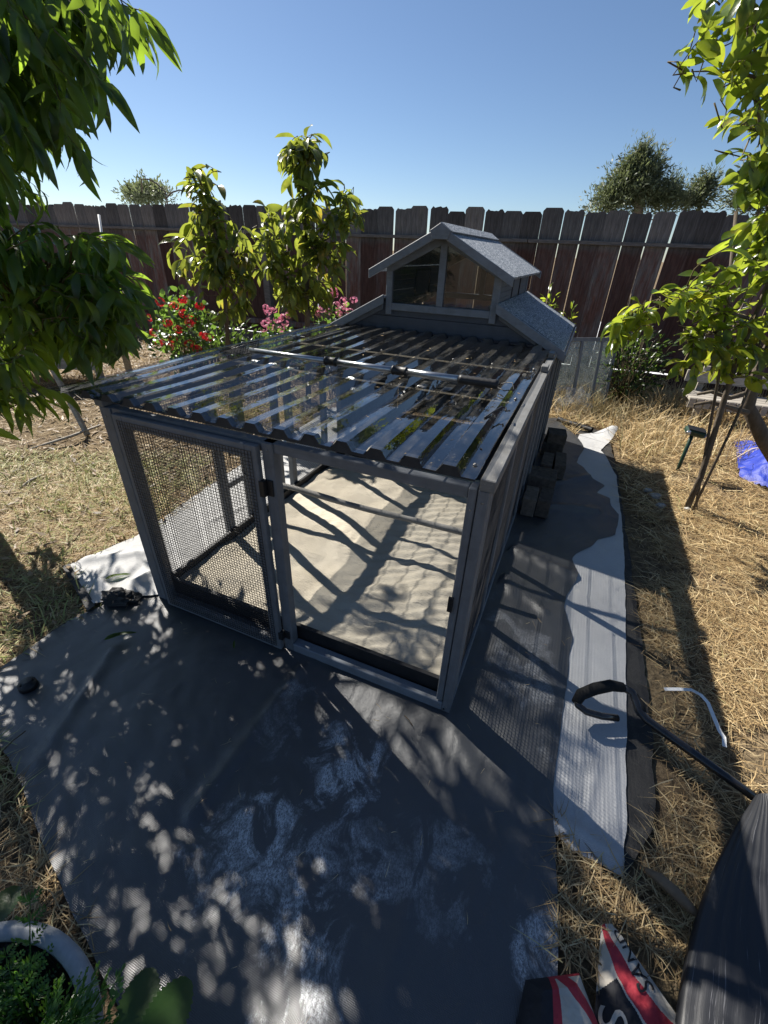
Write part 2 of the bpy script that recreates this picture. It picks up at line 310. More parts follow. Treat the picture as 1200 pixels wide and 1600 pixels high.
# ------------------------------------------------------------------ mesh builder
class MB:
    def __init__(s): s.v = []; s.f = []; s.mi = []
    def add(s, vs, fs, mi=0):
        b = len(s.v); s.v += [tuple(p) for p in vs]; s.f += [tuple(i+b for i in f) for f in fs]; s.mi += [mi]*len(fs); return s
    def box(s, x0, x1, y0, y1, z0, z1, mat4=None, mi=0):
        p = [Vector(q) for q in ((x0, y0, z0), (x1, y0, z0), (x1, y1, z0), (x0, y1, z0), (x0, y0, z1), (x1, y0, z1), (x1, y1, z1), (x0, y1, z1))]
        if mat4 is not None: p = [mat4 @ q for q in p]
        return s.add(p, [(0, 3, 2, 1), (4, 5, 6, 7), (0, 1, 5, 4), (1, 2, 6, 5), (2, 3, 7, 6), (3, 0, 4, 7)], mi)
    def prism(s, poly, a, b, mi=0):
        """poly: list of points (Vector); extruded from +a to +b (vectors)"""
        n = len(poly); vs = [Vector(p)+a for p in poly]+[Vector(p)+b for p in poly]
        fs = [tuple(range(n-1, -1, -1)), tuple(range(n, 2*n))]+[(i, (i+1) % n, (i+1) % n+n, i+n) for i in range(n)]
        return s.add(vs, fs, mi)
    def tube(s, pts, rad, seg=8, cap=True, mi=0):
        pts = [Vector(p) for p in pts]; n = len(pts)
        if not isinstance(rad, (list, tuple)): rad = [rad]*n
        vs = []; up = None
        for i, p in enumerate(pts):
            d = (pts[min(i+1, n-1)]-pts[max(i-1, 0)]).normalized()
            if up is None: up = d.orthogonal().normalized()
            up = (up-d*up.dot(d)); up = up.normalized() if up.length > 1e-5 else d.orthogonal().normalized()
            sd = d.cross(up)
            for k in range(seg):
                a = 2*pi*k/seg; vs.append(p+(up*math.cos(a)+sd*math.sin(a))*rad[i])
        fs = [(i*seg+k, i*seg+(k+1) % seg, (i+1)*seg+(k+1) % seg, (i+1)*seg+k) for i in range(n-1) for k in range(seg)]
        if cap: fs += [tuple(range(seg-1, -1, -1)), tuple((n-1)*seg+k for k in range(seg))]
        return s.add(vs, fs, mi)
    def ball(s, c, r, su=8, sv=6, mi=0, jit=0):
        c = Vector(c); r = r if isinstance(r, (tuple, list)) else (r, r, r); vs = [c+Vector((0, 0, r[2]))]
        for j in range(1, sv):
            for i in range(su):
                t = pi*j/sv; a = 2*pi*i/su; k = 1+random.uniform(-jit, jit)
                vs.append(c+Vector((r[0]*math.sin(t)*math.cos(a), r[1]*math.sin(t)*math.sin(a), r[2]*math.cos(t)))*1*(1) if jit == 0 else c+Vector((r[0]*math.sin(t)*math.cos(a), r[1]*math.sin(t)*math.sin(a), r[2]*math.cos(t)))*k)
        vs.append(c-Vector((0, 0, r[2]))); e = len(vs)-1
        fs = [(0, 1+i, 1+(i+1) % su) for i in range(su)]
        for j in range(sv-2):
            for i in range(su):
                a = 1+j*su; fs.append((a+i, a+su+i, a+su+(i+1) % su, a+(i+1) % su))
        a = 1+(sv-2)*su; fs += [(a+i, e, a+(i+1) % su) for i in range(su)]
        return s.add(vs, fs, mi)
    def build(s, name, mats, parent=None, smooth=False, bev=0):
        me = bpy.data.meshes.new(name); me.from_pydata(s.v, [], s.f)
        for mm in (mats if isinstance(mats, (list, tuple)) else [mats]): me.materials.append(mm)
        if any(s.mi): me.polygons.foreach_set('material_index', s.mi)
        if smooth: me.polygons.foreach_set('use_smooth', [True]*len(me.polygons))
        me.update()
        o = bpy.data.objects.new(name, me); COL.objects.link(o)
        if parent is not None: o.parent = parent
        if bev:
            b = o.modifiers.new('bevel', 'BEVEL'); b.width = bev; b.segments = 1; b.limit_method = 'ANGLE'
        return o
def tag(o, label=None, cat=None, group=None, kind=None):
    if label: o['label'] = label
    if cat: o['category'] = cat
    if group: o['group'] = group
    if kind: o['kind'] = kind
    return o
def empty(name, loc, rz=0, label=None, cat=None, group=None):
    o = bpy.data.objects.new(name, None); COL.objects.link(o); o.location = loc; o.rotation_euler = (0, 0, rz); o.empty_display_size = .1
    return tag(o, label, cat, group)
def newobj(name, me, parent=None):
    o = bpy.data.objects.new(name, me); COL.objects.link(o)
    if parent is not None: o.parent = parent
    return o
def fbm(x, y, s=1.0, z=0.0): return noise.fractal(Vector((x*s, y*s, z)), 1.0, 2.0, 4)
# ------------------------------------------------------------------ coop frame
OX, OY, YA = .2763, .9982, .3896
UV = Vector((-math.cos(YA), math.sin(YA), 0)); VV = Vector((math.sin(YA), math.cos(YA), 0))
def cw(u, v, z=0): return Vector((OX, OY, 0))+UV*u+VV*v+Vector((0, 0, z))
def cuv(P): d = Vector((P.x-OX, P.y-OY, 0)); return d.dot(UV), d.dot(VV)
# ------------------------------------------------------------------ ground
def gh(x, y):
    return .018*fbm(x, y, .9)+.012*fbm(x, y, 3.1, 5)
def make_ground():
    xs = sorted(set([-600, -120, -40, -20, -12]+[round(-9+i*.1, 3) for i in range(191)]+[12, 20, 40, 120, 600]))
    ys = sorted(set([-600, -100, -20, -5]+[round(-1+i*.1, 3) for i in range(101)]+[11, 14, 20, 40, 120, 1500]))
    vs = []
    for y in ys:
        for x in xs:
            z = gh(x, y) if abs(x) < 9.1 and -1 <= y < 9.1 else 0
            u, v = cuv(Vector((x, y, 0)))
            if -1.1 < u < 2.1 and -1.2 < v < 3.8: z = min(z, 0)-.012
            vs.append((x, y, z))
    nx = len(xs); fs = [(j*nx+i, j*nx+i+1, (j+1)*nx+i+1, (j+1)*nx+i) for j in range(len(ys)-1) for i in range(nx-1)]
    b = MB(); b.add(vs, fs); return tag(b.build('ground', M['ground'], smooth=True), kind='structure')
make_ground()
b = MB(); _n = Vector((math.sin(.3241), math.cos(.3241), 0)); _d = Vector((math.cos(.3241), -math.sin(.3241), 0)); _o = Vector((0, 7.45, .0))
b.add([_o-_d*14+Vector((0, 0, .03)), _o+_d*12+Vector((0, 0, .03)), _o+_d*12+_n*7+Vector((0, 0, .03)), _o-_d*14+_n*7+Vector((0, 0, .03))], [(0, 1, 2, 3)]); tag(b.build('added_pale_ground', M['white'] if 'white' in M else M['ground']), kind='structure')  # pale ground added behind the fence to brighten the gaps between boards
# ------------------------------------------------------------------ fabric sheets
def poly_sheet(name, poly, zf, mt, step=.025, edge=.0, smooth=True):
    """poly: world xy outline; filled row by row, corners kept, small wrinkles from zf"""
    ys = [p[1] for p in poly]; y0, y1 = min(ys)+1e-4, max(ys)-1e-4
    rows = int((y1-y0)/step)+1; wmax = max(p[0] for p in poly)-min(p[0] for p in poly); nc = max(6, int(wmax/step))
    vs = []
    for r in range(rows+1):
        y = y0+(y1-y0)*r/rows; X = []
        n = len(poly)
        for i in range(n):
            (xa, ya), (xb, yb) = poly[i], poly[(i+1) % n]
            if (ya > y) != (yb > y): X.append(xa+(xb-xa)*(y-ya)/(yb-ya))
        a, c = min(X), max(X)
        if edge:
            a += edge*fbm(a*3, y*6, 1.3, 3); c += edge*fbm(c*3, y*6, 1.3, 9)
        for k in range(nc+1):
            x = a+(c-a)*k/nc; vs.append((x, y, zf(x, y)))
    fs = [(r*(nc+1)+k, r*(nc+1)+k+1, (r+1)*(nc+1)+k+1, (r+1)*(nc+1)+k) for r in range(rows) for k in range(nc)]
    b = MB(); b.add(vs, fs); o = b.build(name, mt, smooth=smooth); return o
def P2(lst): return [tuple(gnd(x, y)[:2]) for x, y in lst]
def crease(x, y, ax, ay, bx, by, w, h):
    dx, dy = bx-ax, by-ay; l = math.hypot(dx, dy); t = ((x-ax)*dx+(y-ay)*dy)/l/l; t2 = min(1, max(0, t))
    d = math.hypot(x-ax-dx*t2, y-ay-dy*t2); return h*math.exp(-(d/w)**2)
def zmain(x, y):
    u, v = cuv(Vector((x, y, 0)))
    k = 1.0 if (u < -.03 or v < -.05) else 0
    z = .018+.004*fbm(x, y, 5)+.0025*fbm(x, y, 13, 4)+.0012*fbm(x, y, 34, 6)
    if k:
        a = gnd(300, 1280); c = gnd(470, 1050); z += crease(x, y, a.x, a.y, c.x, c.y, .02, .016)
        for (p, q, w_, h_) in [((775, 850), (900, 905), .03, .03), ((800, 930), (760, 870), .025, .022), ((820, 790), (930, 800), .035, .03), ((790, 905), (850, 960), .018, .015), ((60, 1200), (180, 1020), .02, .015), ((850, 760), (930, 745), .03, .02), ((600, 1560), (660, 1330), .02, .006), ((110, 1350), (330, 1330), .025, .006), ((715, 1160), (790, 1330), .03, .008)]:
            a = gnd(*p); c = gnd(*q); z += crease(x, y, a.x, a.y, c.x, c.y, w_, h_*(.7+.6*fbm(x, y, 7, 2)))
    return max(z, .012)
main_poly = P2([(868, 655), (905, 690), (912.5, 704), (899, 725), (912, 734), (922, 749), (944, 762), (932, 773), (951, 781), (953, 792), (965, 807), (964, 825), (960, 840), (934, 846), (922, 858), (900, 868), (893, 876), (901, 900), (897, 915), (884, 935), (880, 955), (893, 1001), (886, 1039), (884, 1080), (872, 1150), (861, 1240), (866, 1330), (868, 1420), (876, 1600), (885, 1760),
                (260, 1760), (190, 1580), (120, 1440), (75, 1330), (22, 1195), (-45, 1105), (0, 1052), (110, 972), (150, 955), (250, 925), (420, 800), (560, 680)])
sheet = poly_sheet('weed_fabric', main_poly, zmain, M['fab_black'], .02, .008)
tag(sheet, 'large black weed fabric under and in front of the coop, smeared with sand dust', 'weed fabric')
def zund(x, y):
    return .004+.002*abs(fbm(x, y, 6, 8))+crease(x, y, .86, .62, .84, .50, .03, .03)
und = poly_sheet('weed_fabric', P2([(905, 660), (950, 680), (965, 740), (973, 800), (985, 880), (1003, 1000), (1012, 1100), (1022, 1200), (1028, 1250), (1018, 1300), (995, 1345), (974, 1376), (900, 1330), (840, 1240), (840, 900), (880, 740)]), zund, M['fab_black2'], .02, .012)
tag(und, 'narrow black fabric strip showing along the right edge of the pale strip', 'weed fabric')
def zwh(x, y):
    z = .0115+.002*abs(fbm(x, y, 8, 1))+.0015*abs(fbm(x, y, 22, 1))
    c = gnd(955, 680); z += .10*math.exp(-(((x-c.x)**2+(y-c.y)**2)/.10**2))
    for (p, q, w_, h_) in [((880, 1290), (960, 1345), .02, .02), ((900, 1320), (930, 1200), .02, .008), ((905, 930), (960, 960), .02, .007)]:
        a = gnd(*p); b_ = gnd(*q); z += crease(x, y, a.x, a.y, b_.x, b_.y, w_, h_)
    return z
wh = poly_sheet('pale_fabric_strip', P2([(905, 680), (935, 678), (962, 682), (938, 705), (948, 718), (962, 745), (972, 830), (975, 900), (977, 1050), (977, 1180), (977, 1300), (972, 1376), (930, 1350), (895, 1335), (860, 1300), (855, 1240), (850, 1150), (850, 950), (860, 830), (880, 740)]), zwh, M['fab_white'], .015, .006)
tag(wh, 'long pale grey fabric strip lying beside the black sheet, right of the coop', 'fabric strip')
def zwl(x, y):
    z = .024+.006*abs(fbm(x, y, 7, 1))
    for (p, q, w_, h_) in [((160, 915), (185, 940), .02, .03), ((140, 880), (230, 870), .03, .018), ((215, 915), (260, 890), .02, .02), ((330, 820), (400, 790), .02, .01)]:
        a = gnd(*p); b_ = gnd(*q); z += crease(x, y, a.x, a.y, b_.x, b_.y, w_, h_)
    return z
whl = poly_sheet('pale_fabric_strip', P2([(110, 888), (215, 843), (290, 790), (400, 715), (520, 640), (640, 640), (560, 700), (440, 800), (330, 880), (255, 935), (205, 938), (150, 950), (128, 920)]), zwl, M['fab_white'], .015, .01)
tag(whl, 'crumpled pale grey fabric poking out at the left front post of the coop', 'fabric strip')
fl = MB(); a = gnd(100, 890); fl_pts = P2([(98, 888), (112, 888), (152, 952), (140, 962)])
tag(poly_sheet('fabric_flap', fl_pts, lambda x, y: .03+.01*fbm(x, y, 9), M['fab_black2'], .02), 'small black turned flap at the left corner of the pale fabric', 'fabric flap')
# folded dark lump on pale fabric
c0 = gnd(190, 942)
b = MB(); nn = 20; vs = []
for j in range(nn+1):
    for i in range(nn+1):
        t = pi*j/nn*.53; a = 2*pi*i/nn; d = Vector((math.sin(t)*math.cos(a), math.sin(t)*math.sin(a), math.cos(t))); k = 1+.5*noise.fractal(d*2.6, 1, 2, 4)
        vs.append((c0.x+d.x*.085*k, c0.y+d.y*.05*k, max(.022, .02+d.z*.045*k)))
b.add(vs, [(j*(nn+1)+i, j*(nn+1)+i+1, (j+1)*(nn+1)+i+1, (j+1)*(nn+1)+i) for j in range(nn) for i in range(nn)])
tag(b.build('fabric_scrap', M['fab_black2']), 'crumpled black scrap on the front edge of the pale fabric by the left post', 'fabric scrap')
# ------------------------------------------------------------------ chicken coop
coop = empty('chicken_coop', (OX, OY, 0), -YA, 'grey wooden run with corrugated clear roof and gabled house at its far end', 'chicken coop')
ZB = .018     # stands on the fabric
def cb(name, u0, u1, v0, v1, z0, z1, mt='paint', bev=.0025, parent=None):
    b = MB(); b.box(-u1, -u0, v0, v1, z0, z1); return b.build(name, M[mt], parent or coop, bev=bev)
W_ = 1.467; TOP = .965
# front frame
cb('post', 0.0, .031, 0, .058, ZB, TOP); cb('post', .034, .058, .002, .05, ZB+.05, TOP); cb('rail', .0315, .69, 0, .04, ZB, .062, 'paint_light')
cb('post', .69, .733, 0, .04, ZB, TOP); cb('post', 1.413, W_, 0, .05, ZB, TOP)
cb('rail', .058, 1.413, .008, .04, TOP-.035, TOP+.0, 'paint_x')
cb('rail', .733, 1.413, .012, .04, ZB, .055, 'paint_x')
cb('latch', .05, .066, -.008, .0, .52, .58, 'black', .001); cb('bolt', .02, .026, -.003, 0, .03, .036, 'black', 0)
# door (left bay)
door = empty('door', (0, 0, 0)); door.parent = coop
cb('stile', .736, .783, -.022, .0, .026, .957, 'paint', parent=door); cb('stile', 1.33, 1.378, -.022, 0, .026, .957, parent=door)
cb('rail', .783, 1.33, -.0215, 0, .91, .957, 'paint_x', parent=door); cb('rail', .783, 1.33, -.0215, 0, .026, .078, 'paint_x', parent=door)
def wires(name, u0, u1, z0, z1, plane, parent, axis='u', t=.0014, p=.0127):
    b = MB(); h = t/2
    n = int((u1-u0)/p)
    for i in range(n+1):
        a = u0+i*p
        if axis == 'u': b.box(-a-h, -a+h, plane-h, plane+h, z0, z1)
        else: b.box(plane-h, plane+h, a-h, a+h, z0, z1)
    n = int((z1-z0)/p)
    for i in range(n+1):
        a = z0+i*p
        if axis == 'u': b.box(-u1, -u0, plane-t-h, plane-t+h, a-h, a+h)
        else: b.box(plane+t-h, plane+t+h, u0, u1, a-h, a+h)
    o = b.build(name, M['wire'], parent); tag(o, kind='stuff'); return o
wires('wire_mesh', .757, 1.355, .048, .937, -.0245, door)
cb('hinge', .722, .742, -.024, -.001, .775, .835, 'black', .001, door); cb('hinge', .722, .742, -.024, -.001, .09, .13, 'black', .001, door)
cb('hinge', .700, .7215, -.006, 0, .775, .835, 'black', .001); cb('hinge', .700, .7215, -.006, 0, .09, .13, 'black', .001)
# side walls
PR = [(.0585, .085), (.52, .552), (1.02, 1.052), (1.50, 1.532), (1.80, 1.85)]
PV = [(.0585, .085), (.50, .545), (.69, .735), (1.0, 1.04), (1.135, 1.18), (1.56, 1.60), (1.80, 1.85)]
for s, (a, c) in (('R', (0.0, .036)), ('L', (W_-.036, W_))):
    for i, (v0, v1) in enumerate(PV if s == 'L' else PR): cb('post', a, c, v0, v1, ZB+.045, TOP-.03, 'paint')
    cb('rail', a, c, .0585, 2.0, ZB, ZB+.044, 'paint_y'); cb('rail', a-.002 if s == 'R' else a, c if s == 'R' else c+.002, .0585, 1.99, TOP-.029, TOP, 'paint_y')
    for (v0, v1) in ([(.085, .50), (.545, .69), (.735, 1.0), (1.04, 1.135), (1.18, 1.56), (1.60, 1.80)] if s == 'L' else [(.085, .52), (.552, 1.02), (1.052, 1.50), (1.532, 1.80)]):
        if v1-v0 > .12:
            pl = .012 if s == 'R' else W_-.024
            wires('wire_mesh', v0-.012, v1+.012, ZB+.03, TOP-.015, -pl, coop, 'v')
    cb('rail', a+.004, c-.004, .545, .69, .36, .39, 'paint_y') if s == 'L' else None
# weathered cap rail on the right with packing blocks
cb('cap_rail', -.012, .03, -.004, 1.30, TOP+.001, TOP+.036, 'weathered_y'); cb('cap_rail', -.010, .03, 1.31, 1.97, TOP+.001, TOP+.034, 'weathered_y')
for v in (1.34, 1.72): cb('packing_block', -.006, .028, v, v+.07, TOP+.036, TOP+.065, 'weathered_y')
cb('cap_rail', W_-.03, W_+.012, -.004, 1.97, TOP+.001, TOP+.034, 'weathered_y')
# sand box boards
cb('base_board', .062, 1.405, .045, .062, ZB, .128, 'black', .001); cb('base_board', 1.405, 1.425, .045, 1.83, ZB, .13, 'black', .001)
cb('base_board', .041, .060, .063, 1.83, ZB, .128, 'black', .001); cb('base_board', .041, 1.425, 1.831, 1.85, ZB, .135, 'black', .001)
for u in (.25, .62, .98, 1.3):
    b = MB(); b.ball((-u, 1.829, .1), .007, 6, 4); b.build('screw', M['galv'], coop, True)
# perch
b = MB(); pts = [(-1.43+i*1.39/12, .80+.004*math.sin(i), .295+.006*math.sin(i*.7)) for i in range(13)]
b.tube(pts, [.0165+.0012*math.sin(i*2.1) for i in range(13)], 10); b.build('perch', M['perchwood'], coop, True)
# corrugated roof sheets
RZ = 1.008; PIT = .1045
def prof(u):
    t = ((u-.058+PIT*50) % PIT)/PIT        # ridge centred at t=.5
    h = .024
    if t < .17: return 0
    if t < .33: return h*(t-.17)/.16
    if t < .67: return h
    if t < .83: return h*(.83-t)/.16
    return 0
def roof_sheet(u0, u1, dz, y0=-.035, y1=2.0):
    us = {u0, u1}
    for k in range(-2, 22):
        for t in (.17, .33, .67, .83):
            q = k*PIT+.058+PIT*t-PIT
            if u0 < q < u1: us.add(q)
    us = sorted(us); b = MB(); ny = 40; vs = []
    for j in range(ny+1):
        v = y0+(y1-y0)*j/ny
        for u in us: vs.append((-u, v, RZ+dz+prof(u+1e-6 if u < u1 else u-1e-6)+.004*math.sin(v*2.4+u*3)+.0025*math.sin(v*7+u*2)-.010*max(0, u-1.5)/.15))
    n = len(us)
    # inner end point profile
    b.add(vs, [(j*n+i, (j+1)*n+i, (j+1)*n+i+1, j*n+i+1) for j in range(ny) for i in range(n-1)])
    return b.build('roof_panel', M['poly'], coop)
roof_sheet(.035, .60, .003); roof_sheet(.565, 1.13, 0.0); roof_sheet(1.095, 1.655, .003)
for v in (.70, 1.28):
    cb('batten', .06, 1.50, v, v+.034, TOP+.0005+.035, RZ-.0045, 'batten')
def wavy_strip(name, u0, u1, v0, v1):
    us = {u0, u1}
    for k in range(-2, 22):
        for t in (.17, .33, .67, .83):
            q = k*PIT+.058+PIT*t-PIT
            if u0 < q < u1: us.add(q)
    us = sorted(us); b = MB(); vs = []
    for v in (v0, v1):
        for u in us: vs += [(-u, v, RZ-.006), (-u, v, RZ-.0015+prof(u)+.004*math.sin(v*2.4+u*3)+.0025*math.sin(v*7+u*2)-.010*max(0, u-1.5)/.15)]
    n = len(us)*2; fs = []
    for i in range(len(us)-1):
        a = i*2; fs += [(a, a+2, a+3, a+1), (n+a, n+a+1, n+a+3, n+a+2), (a+1, a+3, n+a+3, n+a+1), (a, n+a, n+a+2, a+2)]
    fs += [(0, 1, n+1, n), (n-2, 2*n-2, 2*n-1, n-1)]
    b.add(vs, fs); return b.build(name, M['wavy_strip'], coop)
wavy_strip('roof_end_strip', .04, 1.50, -.028, -.008); wavy_strip('roof_end_strip', .04, 1.62, 1.965, 1.99)  # dark wavy strip filling under the ridges at both roof ends
for (u, v) in [(.075, .03), (.075, .72), (.075, 1.3), (.16, .72), (.5, .72), (.9, .72), (1.3, .72), (.5, 1.3), (.9, 1.3), (.28, 1.3), (1.2, 1.3), (.6, .03), (1.1, .03)]:
    uu = round((u-.058)/PIT)*PIT+.058
    b = MB(); b.tube([(-uu, v+.015, RZ+.004), (-uu, v+.015, RZ+.009)], .006, 8); b.ball((-uu, v+.015, RZ+.009), (.004, .004, .003), 6, 4); b.build('screw', M['screw'], coop, True)
# ---- gabled house
HV0, HV1 = 2.0, 3.3
UC = .785; TU0, TU1 = .405, 1.165
def board_u(name, pts, v0, v1, mt, bev=.002):
    """polygon in the (u,z) plane, thickness v0..v1"""
    b = MB(); b.prism([Vector((-u, 0, z)) for u, z in pts], Vector((0, v0, 0)), Vector((0, v1, 0))); return b.build(name, M[mt], coop, bev=bev)
# lower walls
for i in range(9):
    v = HV0+.004+i*(HV1-HV0)/9; cb('wall_board', 0, .02, v, v+(HV1-HV0)/9-.003, ZB, .985, 'paint'); cb('wall_board', W_+.08, W_+.10, v, v+(HV1-HV0)/9-.003, ZB, .985, 'paint')
for v in (HV0, HV0+.42, HV0+.85, HV1-.04): cb('post', -.014, -.0005, v, v+.04, ZB, .975, 'paint')
# front wall of dark shiplap boards, stepped to the slope of the low roofs
for i, z in enumerate([.66, .75, .84, .93, 1.02, 1.11]):
    z1 = z+.088; hw = min(.80, .385+(1.235-z1)*1.98) if z1 > 1.0 else .78
    hw0 = min(.80, .385+(1.235-z)*1.98) if z > .99 else .78
    board_u('wall_board', [(UC-hw0, z), (UC+hw0, z), (UC+hw, z1), (UC-hw, z1)], HV0+.0+.004*(i % 2), HV0+.018, 'paint_dark', .001)
# back wall
for i in range(7): cb('wall_board', .03, W_+.07, HV1-.02, HV1, ZB+.14*i, ZB+.14*i+.137, 'paint')
# low roofs
def slab_roof(name, ua, za, ub, zb, v0, v1, t, mt):
    d = Vector((-(ub-ua), 0, zb-za)).normalized(); nrm = Vector((0, 1, 0)).cross(d); nrm = nrm if nrm.z > 0 else -nrm
    A = Vector((-ua, 0, za)); B = Vector((-ub, 0, zb)); b = MB()
    b.prism([A, B, B-nrm*t, A-nrm*t], Vector((0, v0, 0)), Vector((0, v1, 0))); return b.build(name, M[mt], coop, bev=.0015)
def barge(ua, za, ub, zb, v0, v1, wd, mt='paint_light', name='bargeboard'):
    b = MB(); b.prism([Vector((-ua, 0, za)), Vector((-ub, 0, zb)), Vector((-ub, 0, zb-wd)), Vector((-ua, 0, za-wd))], Vector((0, v0, 0)), Vector((0, v1, 0))); return b.build(name, M[mt], coop, bev=.0025)
slab_roof('low_roof', TU0-.002, 1.238, -.045, 1.004, HV0-.045, HV1+.03, .014, 'felt'); slab_roof('low_roof', TU1+.002, 1.238, 1.615, 1.004, HV0-.045, HV1+.03, .014, 'felt')
barge(TU0-.001, 1.2445, -.052, 1.006, HV0-.062, HV0-.045, .058); barge(TU1+.001, 1.2445, 1.622, 1.006, HV0-.062, HV0-.045, .058)
barge(TU0-.001, 1.241, -.05, 1.004, HV1+.030, HV1+.045, .058); barge(TU1+.001, 1.241, 1.62, 1.004, HV1+.030, HV1+.045, .058)
barge(TU0-.02, 1.18, .02, .992, HV0-.020, HV0-.001, .032, 'paint'); barge(TU1+.02, 1.18, 1.56, .992, HV0-.020, HV0-.001, .032, 'paint')
cb('fascia', -.062, -.047, HV0-.06, HV1+.04, .945, .99, 'paint_y')
# tower
for (u0, u1) in ((TU0, TU0+.042), (TU1-.042, TU1)):
    for v0 in (HV0-.02, HV1-.08): cb('tower_post', u0, u1, v0, v0+.04, 1.12, 1.385, 'paint_light')
cb('sill', TU0+.042, TU1-.042, HV0-.018, HV0+.02, 1.148, 1.192, 'paint_light')
cb('sill', TU0+.042, TU1-.042, HV1-.075, HV1-.045, 1.148, 1.192, 'paint_light')
cb('mullion', UC-.022, UC+.022, HV0-.017, HV0+.016, 1.192, 1.575, 'paint_light'); cb('mullion', UC-.022, UC+.022, HV1-.072, HV1-.05, 1.192, 1.575, 'paint_light')
cb('inner_frame', TU0+.042, TU0+.062, HV0+.03, HV1-.09, 1.20, 1.222, 'inner_wood'); 
SL = (1.628-1.392)/(UC-.335)
for v0, v1 in ((HV0-.016, HV0+.02), (HV1-.075, HV1-.045)):
    for sgn in (-1, 1):
        ue = TU0 if sgn < 0 else TU1
        zt = lambda u: 1.628-SL*abs(u-UC)-.022
        b = MB(); b.prism([Vector((-ue, 0, zt(ue))), Vector((-(UC+.0005*sgn), 0, zt(UC))), Vector((-(UC+.0005*sgn), 0, zt(UC)-.06)), Vector((-ue, 0, zt(ue)-.045))], Vector((0, v0-.001, 0)), Vector((0, v1+.001, 0))); b.build('gable_rafter', M['paint_light'], coop, bev=.002)
        b = MB(); ui = UC+.022*sgn; uo = (TU0+.042) if sgn < 0 else (TU1-.042)
        b.prism([Vector((-ui, 0, 1.192)), Vector((-uo, 0, 1.192)), Vector((-uo, 0, zt(uo)-.05)), Vector((-ui, 0, zt(ui)-.058))], Vector((0, v0+.012, 0)), Vector((0, v0+.015, 0))); b.build('window_pane', M['pane'], coop)
# tower side walls: clapboards with a small dark framed window
for side in (0, 1):
    ua = TU0+.008 if side == 0 else TU1-.018
    for i in range(6):
        z = 1.20+i*.031
        for (v0, v1) in ((HV0+.02, HV0+.50), (HV0+.86, HV1-.08)):
            cb('clapboard', ua, ua+.01+.002*(i % 2), v0, v1, z, z+.0295, 'paint', .001)
    for (v0, v1, z0, z1) in ((HV0+.50, HV0+.52, 1.2, 1.385), (HV0+.84, HV0+.86, 1.2, 1.385), (HV0+.52, HV0+.84, 1.2, 1.216), (HV0+.52, HV0+.84, 1.37, 1.385)):
        cb('window_frame', ua-.006, ua+.016, v0, v1, z0, z1, 'black', .001)
    cb('window_shutter', ua+.001, ua+.009, HV0+.52, HV0+.84, 1.216, 1.37, 'paint', .001)
    cb('wall_plate', ua-.004, ua+.02, HV0+.021, HV1-.081, 1.386, 1.402, 'paint_light', .001)
slab_roof('tower_roof', UC-.001, 1.628, .325, 1.628-SL*(UC-.325), HV0-.10, HV1+.02, .016, 'felt'); slab_roof('tower_roof', UC+.001, 1.628, 1.245, 1.628-SL*(UC-.325), HV0-.10, HV1+.02, .016, 'felt')
for v0 in (HV0-.118, HV1+.0205):
    barge(UC-.035, 1.634-SL*.035, .318, 1.634-SL*(UC-.318), v0, v0+.017, .052); barge(UC+.035, 1.634-SL*.035, 1.252, 1.634-SL*(UC-.318), v0, v0+.017, .052)
    board_u('ridge_block', [(UC-.062, 1.61), (UC, 1.648), (UC+.062, 1.61), (UC+.05, 1.565), (UC-.05, 1.565)], v0-.012, v0-.0005, 'paint_light')
b = MB(); b.prism([Vector((-UC+.07, 0, 1.607)), Vector((-UC, 0, 1.652)), Vector((-UC-.07, 0, 1.607)), Vector((-UC-.06, 0, 1.60)), Vector((-UC, 0, 1.636)), Vector((-UC+.06, 0, 1.60))], Vector((0, HV0-.115, 0)), Vector((0, HV1+.035, 0))); b.build('ridge_cap', M['felt'], coop)
# ------------------------------------------------------------------ sand bed inside the run
def make_sand():
    nx, ny = 130, 170; vs = []
    for j in range(ny+1):
        v = .064+(1.829-.064)*j/ny
        for i in range(nx+1):
            u = .0615+(1.403-.0615)*i/nx
            z = .085+.028*fbm(u, v, 2.1, 4)+.008*fbm(u, v, 7, 2)
            z += .03*math.exp(-((u-.95)**2+(v-1.0)**2)/.09)+.02*math.exp(-((u-1.0)**2+(v-1.6)**2)/.06)
            # raked ridges and scooped hollows on the right
            rk = max(0, min(1, (.75-u)/.25))
            z += rk*.004*math.sin((v*.9+u*.5)*95+3*fbm(u, v, 5))
            z -= .016*math.exp(-((u-.35)**2+(v-.30)**2)/.03)
            z = min(z, .122); vs.append((-u, v, max(z, .045)))
    b = MB(); n = nx+1; b.add(vs, [(j*n+i, (j+1)*n+i, (j+1)*n+i+1, j*n+i+1) for j in range(ny) for i in range(nx)])
    o = b.build('sand', M['sand'], None, True); o.location = (OX, OY, 0); o.rotation_euler = (0, 0, -YA)
    tag(o, 'pale sand filling the shallow black tray inside the run', 'sand', kind='stuff')
make_sand()
# red brick behind the run, seen through
def block(name, c, sx, sy, sz, rz, mt, label, cat, group=None, z0=0.0):
    o = MB().box(-sx/2, sx/2, -sy/2, sy/2, 0, sz).build(name, M[mt], bev=.004); o.location = (c[0], c[1], z0); o.rotation_euler = (0, 0, rz)
    return tag(o, label, cat, group)
p = gnd(525, 706); block('brick', (p.x, p.y), .2, .1, .06, -.6, 'redbrick', 'reddish brick on the ground outside the far left corner of the sand tray', 'brick')
